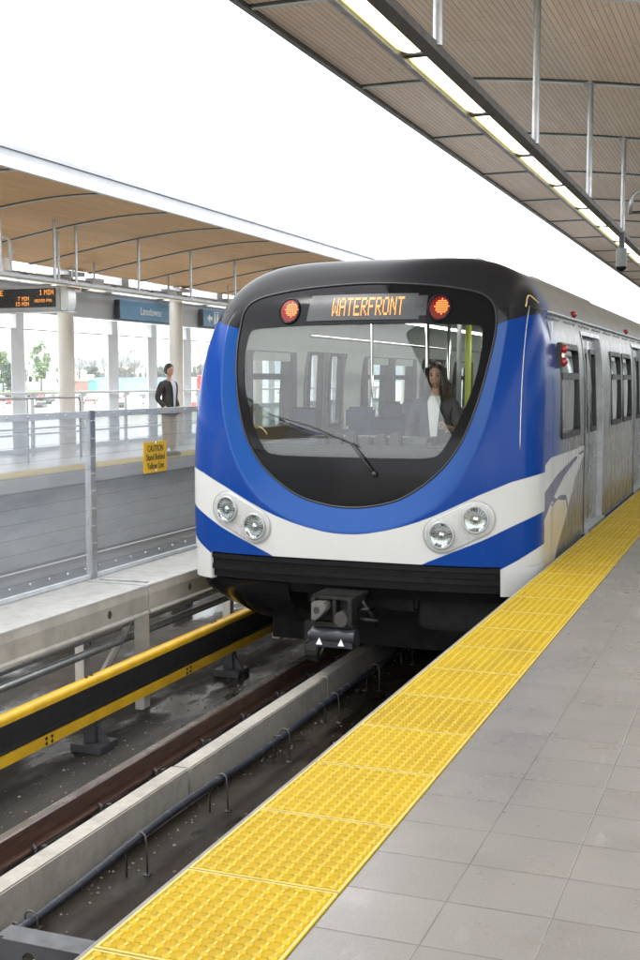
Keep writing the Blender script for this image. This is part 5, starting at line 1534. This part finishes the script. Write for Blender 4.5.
def person(loc, ang, H, label, jacket, trousers, shirt, hair, long_hair, pose):
    P = thing('person', label, 'person', loc)
    k = H/1.75
    xf = Matrix.Translation(Vector(loc)) @ Matrix.Rotation(ang, 4, 'Z') @ Matrix.Scale(k, 4)
    SH = .175 if not long_hair else .155
    V = [(0, 0, .93), (0, -.01, 1.10), (0, -.01, 1.30), (0, .01, 1.43), (0, -.005, 1.51), (0, -.03, 1.575), (0, -.02, 1.645), (0, -.01, 1.70), (0, -.05, 1.63), (0, -.05, 1.56)]
    Rr = [(.14, .10), (.125, .095), (.135, .09), (.065, .055), (.050, .050), (.045, .05), (.05, .06), (.03, .04), (.006, .006), (.012, .012)]
    E_ = [(0, 1), (1, 2), (2, 3), (3, 4), (4, 5), (5, 6), (6, 7), (6, 8), (5, 9)]
    for s in (-1, 1):
        el, wr = pose['el'], pose['wr']
        b = len(V)
        ex, ey, ez = el[0 if s < 0 else 1]; wx, wy, wz = wr[0 if s < 0 else 1]
        hd = (Vector((wx, wy, wz))-Vector((ex, ey, ez))).normalized()
        V += [(s*SH, .01, 1.39), (s*ex, ey, ez), (s*wx, wy, wz)]
        w_ = Vector((s*wx, wy, wz)); hv = Vector((s*hd.x, hd.y, hd.z))
        palm = w_+hv*.075; V.append(tuple(palm))
        Rr += [.046, .040, .029, (.034, .018)]
        E_ += [(2, b), (b, b+1), (b+1, b+2), (b+2, b+3)]
        side = Vector((s, 0, 0)) if abs(hv.x) < .8 else Vector((0, 1, 0))
        fwd = hv.cross(side).normalized()
        acr = hv.cross(fwd).normalized()
        for f_, (o_, ln) in enumerate(((-.030, .070), (-.010, .082), (.010, .078), (.028, .062))):
            q0 = palm+fwd*o_+hv*.012; q1 = q0+hv*ln*.55+acr*.006; q2 = q1+hv*ln*.4+acr*.018
            i0 = len(V); V += [tuple(q1), tuple(q2)]; Rr += [.0088, .0075]; E_ += [(b+3, i0), (i0, i0+1)]
        i0 = len(V); q1 = w_+hv*.05-fwd*.045; q2 = q1+hv*.04-fwd*.008; V += [tuple(q1), tuple(q2)]; Rr += [.011, .009]; E_ += [(b+3, i0), (i0, i0+1)]
        b = len(V)
        V += [(s*.095, 0, .86), (s*.10, -.01, .48), (s*.105, .02, .09), (s*.11, -.06, .045), (s*.115, -.17, .035)]
        Rr += [.088, .056, .038, .04, (.038, .028)]
        E_ += [(0, b), (b, b+1), (b+1, b+2), (b+2, b+3), (b+3, b+4)]
    bod = skin('body', V, E_, Rr, skin_m, P, 0, 2, xf)
    hm_ = MB(); hm_.v = [tuple(xf @ Vector(head_pt(a_, p_))) for a_, p_ in HEAD_UV]; hm_.f = [list(q) for q in HEAD_F]; hm_.mi = [0]*len(hm_.f)
    bb = bmesh.new(); bb.from_mesh(bod.data); o_ = [bb.verts.new(v) for v in hm_.v]
    for q in hm_.f:
        try: bb.faces.new([o_[i] for i in q]).smooth = True
        except ValueError: pass
    bmesh.ops.remove_doubles(bb, verts=o_, dist=1e-5)
    bb.to_mesh(bod.data); bb.free()
    # jacket
    V2 = [(0, .005, .80), (0, .0, .95), (0, -.005, 1.12), (0, 0, 1.30), (0, .012, 1.462)]; R2 = [(.185, .135), (.18, .13), (.165, .125), (.185, .135), (.108, .088)]; E2 = [(0, 1), (1, 2), (2, 3), (3, 4)]
    for s in (-1, 1):
        ex, ey, ez = pose['el'][0 if s < 0 else 1]; wx, wy, wz = pose['wr'][0 if s < 0 else 1]
        b = len(V2); V2 += [(s*(SH+.012), .01, 1.395), (s*ex, ey, ez), (s*(ex+(wx-ex)*.93), ey+(wy-ey)*.93, ez+(wz-ez)*.93)]; R2 += [.080, .058, .044]
        E2 += [(3, b), (b, b+1), (b+1, b+2)]
    skin('jacket', V2, E2, R2, jacket, P, 1, 2, xf)
    # shirt front showing between the lapels, collar
    m = MB(); zz = np.linspace(.93, 1.455, 12)
    def sf(i, j):
        t_ = (zz[j]-.93)/.54; w = (.016+.050*t_) if t_ < .9 else .045
        x = (-1+2*i/4)*w; y = -.155+.02*abs(t_-.55)+(x*x)*1.2+(.07 if t_ > .93 else .045*max(0, t_-.75)/.2)
        return tuple(xf @ Vector((x, y, zz[j])))
    m.grid(sf, 4, 11); m.build('shirt', shirt, P, smooth=True)
    V3 = [(0, 0, .98), (0, 0, .90)]; R3 = [(.15, .115), (.155, .12)]; E3 = [(0, 1)]
    for s in (-1, 1):
        b = len(V3); V3 += [(s*.095, 0, .82), (s*.10, -.01, .48), (s*.105, .02, .10)]; R3 += [.105, .078, .072]; E3 += [(1, b), (b, b+1), (b+1, b+2)]
    skin('trousers', V3, E3, R3, trousers, P, 0, 2, xf)
    for s in (-1, 1):
        m = MB().ball(tuple((0, 0, 0)), 1, 12, 8); m.v = [tuple(xf @ Vector((s*.11+x*.05, -.06+y*.14, .04+z*.05))) for x, y, z in m.v]; m.build('shoe', M['ink'], P, smooth=True)
    # hair: a cap that follows the skull down to an uneven hairline, longer locks at the sides and back
    m = MB(); nu, nv = 48, 16
    def hf(i, j):
        a = 2*math.pi*i/nu; fr_ = max(0, -math.sin(a)); sd = abs(math.cos(a))
        low = 2.15-1.20*fr_**.45+.10*math.sin(5*a)*fr_
        if long_hair: low = 2.2-1.25*fr_**.7
        p_ = low*j/nv
        g = .016*(1-.6*(j/nv)**6)+.002*math.sin(23*a)+.0015*math.sin(9*a+5*j/nv)
        return tuple(xf @ Vector(head_pt(a, max(.001, p_), g)))
    m.grid(hf, nu, nv)
    if long_hair:
        r2 = random.Random(5)
        for q in range(46):
            a = R(-40)+R(260)*q/45; g = r2.uniform(.006, .02)
            p0 = Vector(head_pt(a, 1.15, g)); out = Vector((math.cos(a), math.sin(a), 0))
            L_ = r2.uniform(.24, .30)
            pts = [p0+Vector((0, 0, .02)), p0+out*.008+Vector((0, 0, -L_*.3)), p0+out*.020+Vector((0, 0, -L_*.6)), p0+out*r2.uniform(.005, .03)+Vector((0, -.01, -L_))]
            m.tube([xf @ p for p in pts], [.014*k, .017*k, .016*k, .005*k], 6)
    m.build('hair', hair, P, smooth=True)
    m = MB()
    for s in (-1, 1):
        b = MB().ball((0, 0, 0), 1, 8, 6); m.add([tuple(xf @ Vector((s*.031+x*.012, -.092+y*.006, 1.643+z*.006))) for x, y, z in b.v], b.f)
        b = MB().ball((0, 0, 0), 1, 8, 6); m.add([tuple(xf @ Vector((s*.033+x*.018, -.099+y*.006, 1.662+z*.004))) for x, y, z in b.v], b.f)
    m.build('eye', hair, P, smooth=True)
    m = MB(); b = MB().ball((0, 0, 0), 1, 8, 6); m.add([tuple(xf @ Vector((x*.022, -.106+y*.008, 1.572+z*.005))) for x, y, z in b.v], b.f)
    m.build('mouth', simple('lips', (.30, .12, .09), .5, 0, .05, 5, 0), P, smooth=True)
    for s in (-1, 1):
        if long_hair: break
        m = MB(); b = MB().ball((0, 0, 0), 1, 8, 6); m.add([tuple(xf @ Vector((s*.078+x*.010, .0+y*.020, 1.635+z*.030))) for x, y, z in b.v], b.f); m.build('ear', skin_m, P, smooth=True)
    return P
cloth_dark = simple('jacket_cloth', (.028, .026, .024), .8, 0, .3, 12, .2)
cloth_khaki = simple('khaki_cloth', (.42, .33, .22), .8, 0, .12, 12, .15)
cloth_shirt = simple('shirt_cloth', (.42, .45, .50), .7, 0, .06, 8, .1)
cloth_white = simple('white_knit', (.62, .62, .60), .8, 0, .06, 8, .1)
cloth_uniform = simple('uniform_cloth', (.045, .05, .06), .8, 0, .2, 12, .15)
hair_b = simple('hair_black', (.018, .014, .012), .45, 0, .3, 30, .3)
hand_pocket = dict(el=[(.255, .07, 1.10), (.255, .08, 1.10)], wr=[(.20, -.10, .93), (.20, -.07, .92)])
person((-11.15, 20.85, 0), R(76), 1.80, 'man in dark jacket and khaki trousers waiting on the far platform', cloth_dark, cloth_khaki, cloth_shirt, hair_b, False, hand_pocket)
arms_low = dict(el=[(.25, .03, 1.10), (.25, -.02, 1.10)], wr=[(.20, -.16, 1.00), (.16, -.22, 1.16)])
person((-2.76, 10.12, -.02), R(8), 1.66, 'woman with long dark hair and dark jacket standing behind the windscreen', cloth_uniform, cloth_uniform, cloth_white, hair_b, True, arms_low)
person((-2.92, 11.0, -.02), R(25), 1.52, 'dark haired passenger partly hidden behind the woman in the train', cloth_dark, cloth_dark, cloth_dark, hair_b, True, arms_low)

# ------------------------------------------------------------------ thin air over the flat land
hz = MB().box(-5200, -2200, -9, 1800, 6200, 260).build('haze', bpy.data.materials.new('haze_air'))
hz['kind'] = 'stuff'
hm = hz.data.materials[0]; hm.use_nodes = True; ht = hm.node_tree; ht.nodes.clear()
ho = ht.nodes.new('ShaderNodeOutputMaterial'); pv = ht.nodes.new('ShaderNodeVolumePrincipled')
pv.inputs['Color'].default_value = (.93, .95, 1, 1); pv.inputs['Density'].default_value = .00011; pv.inputs['Anisotropy'].default_value = .3
ht.links.new(pv.outputs[0], ho.inputs['Volume'])
S.cycles.volume_bounces = 1
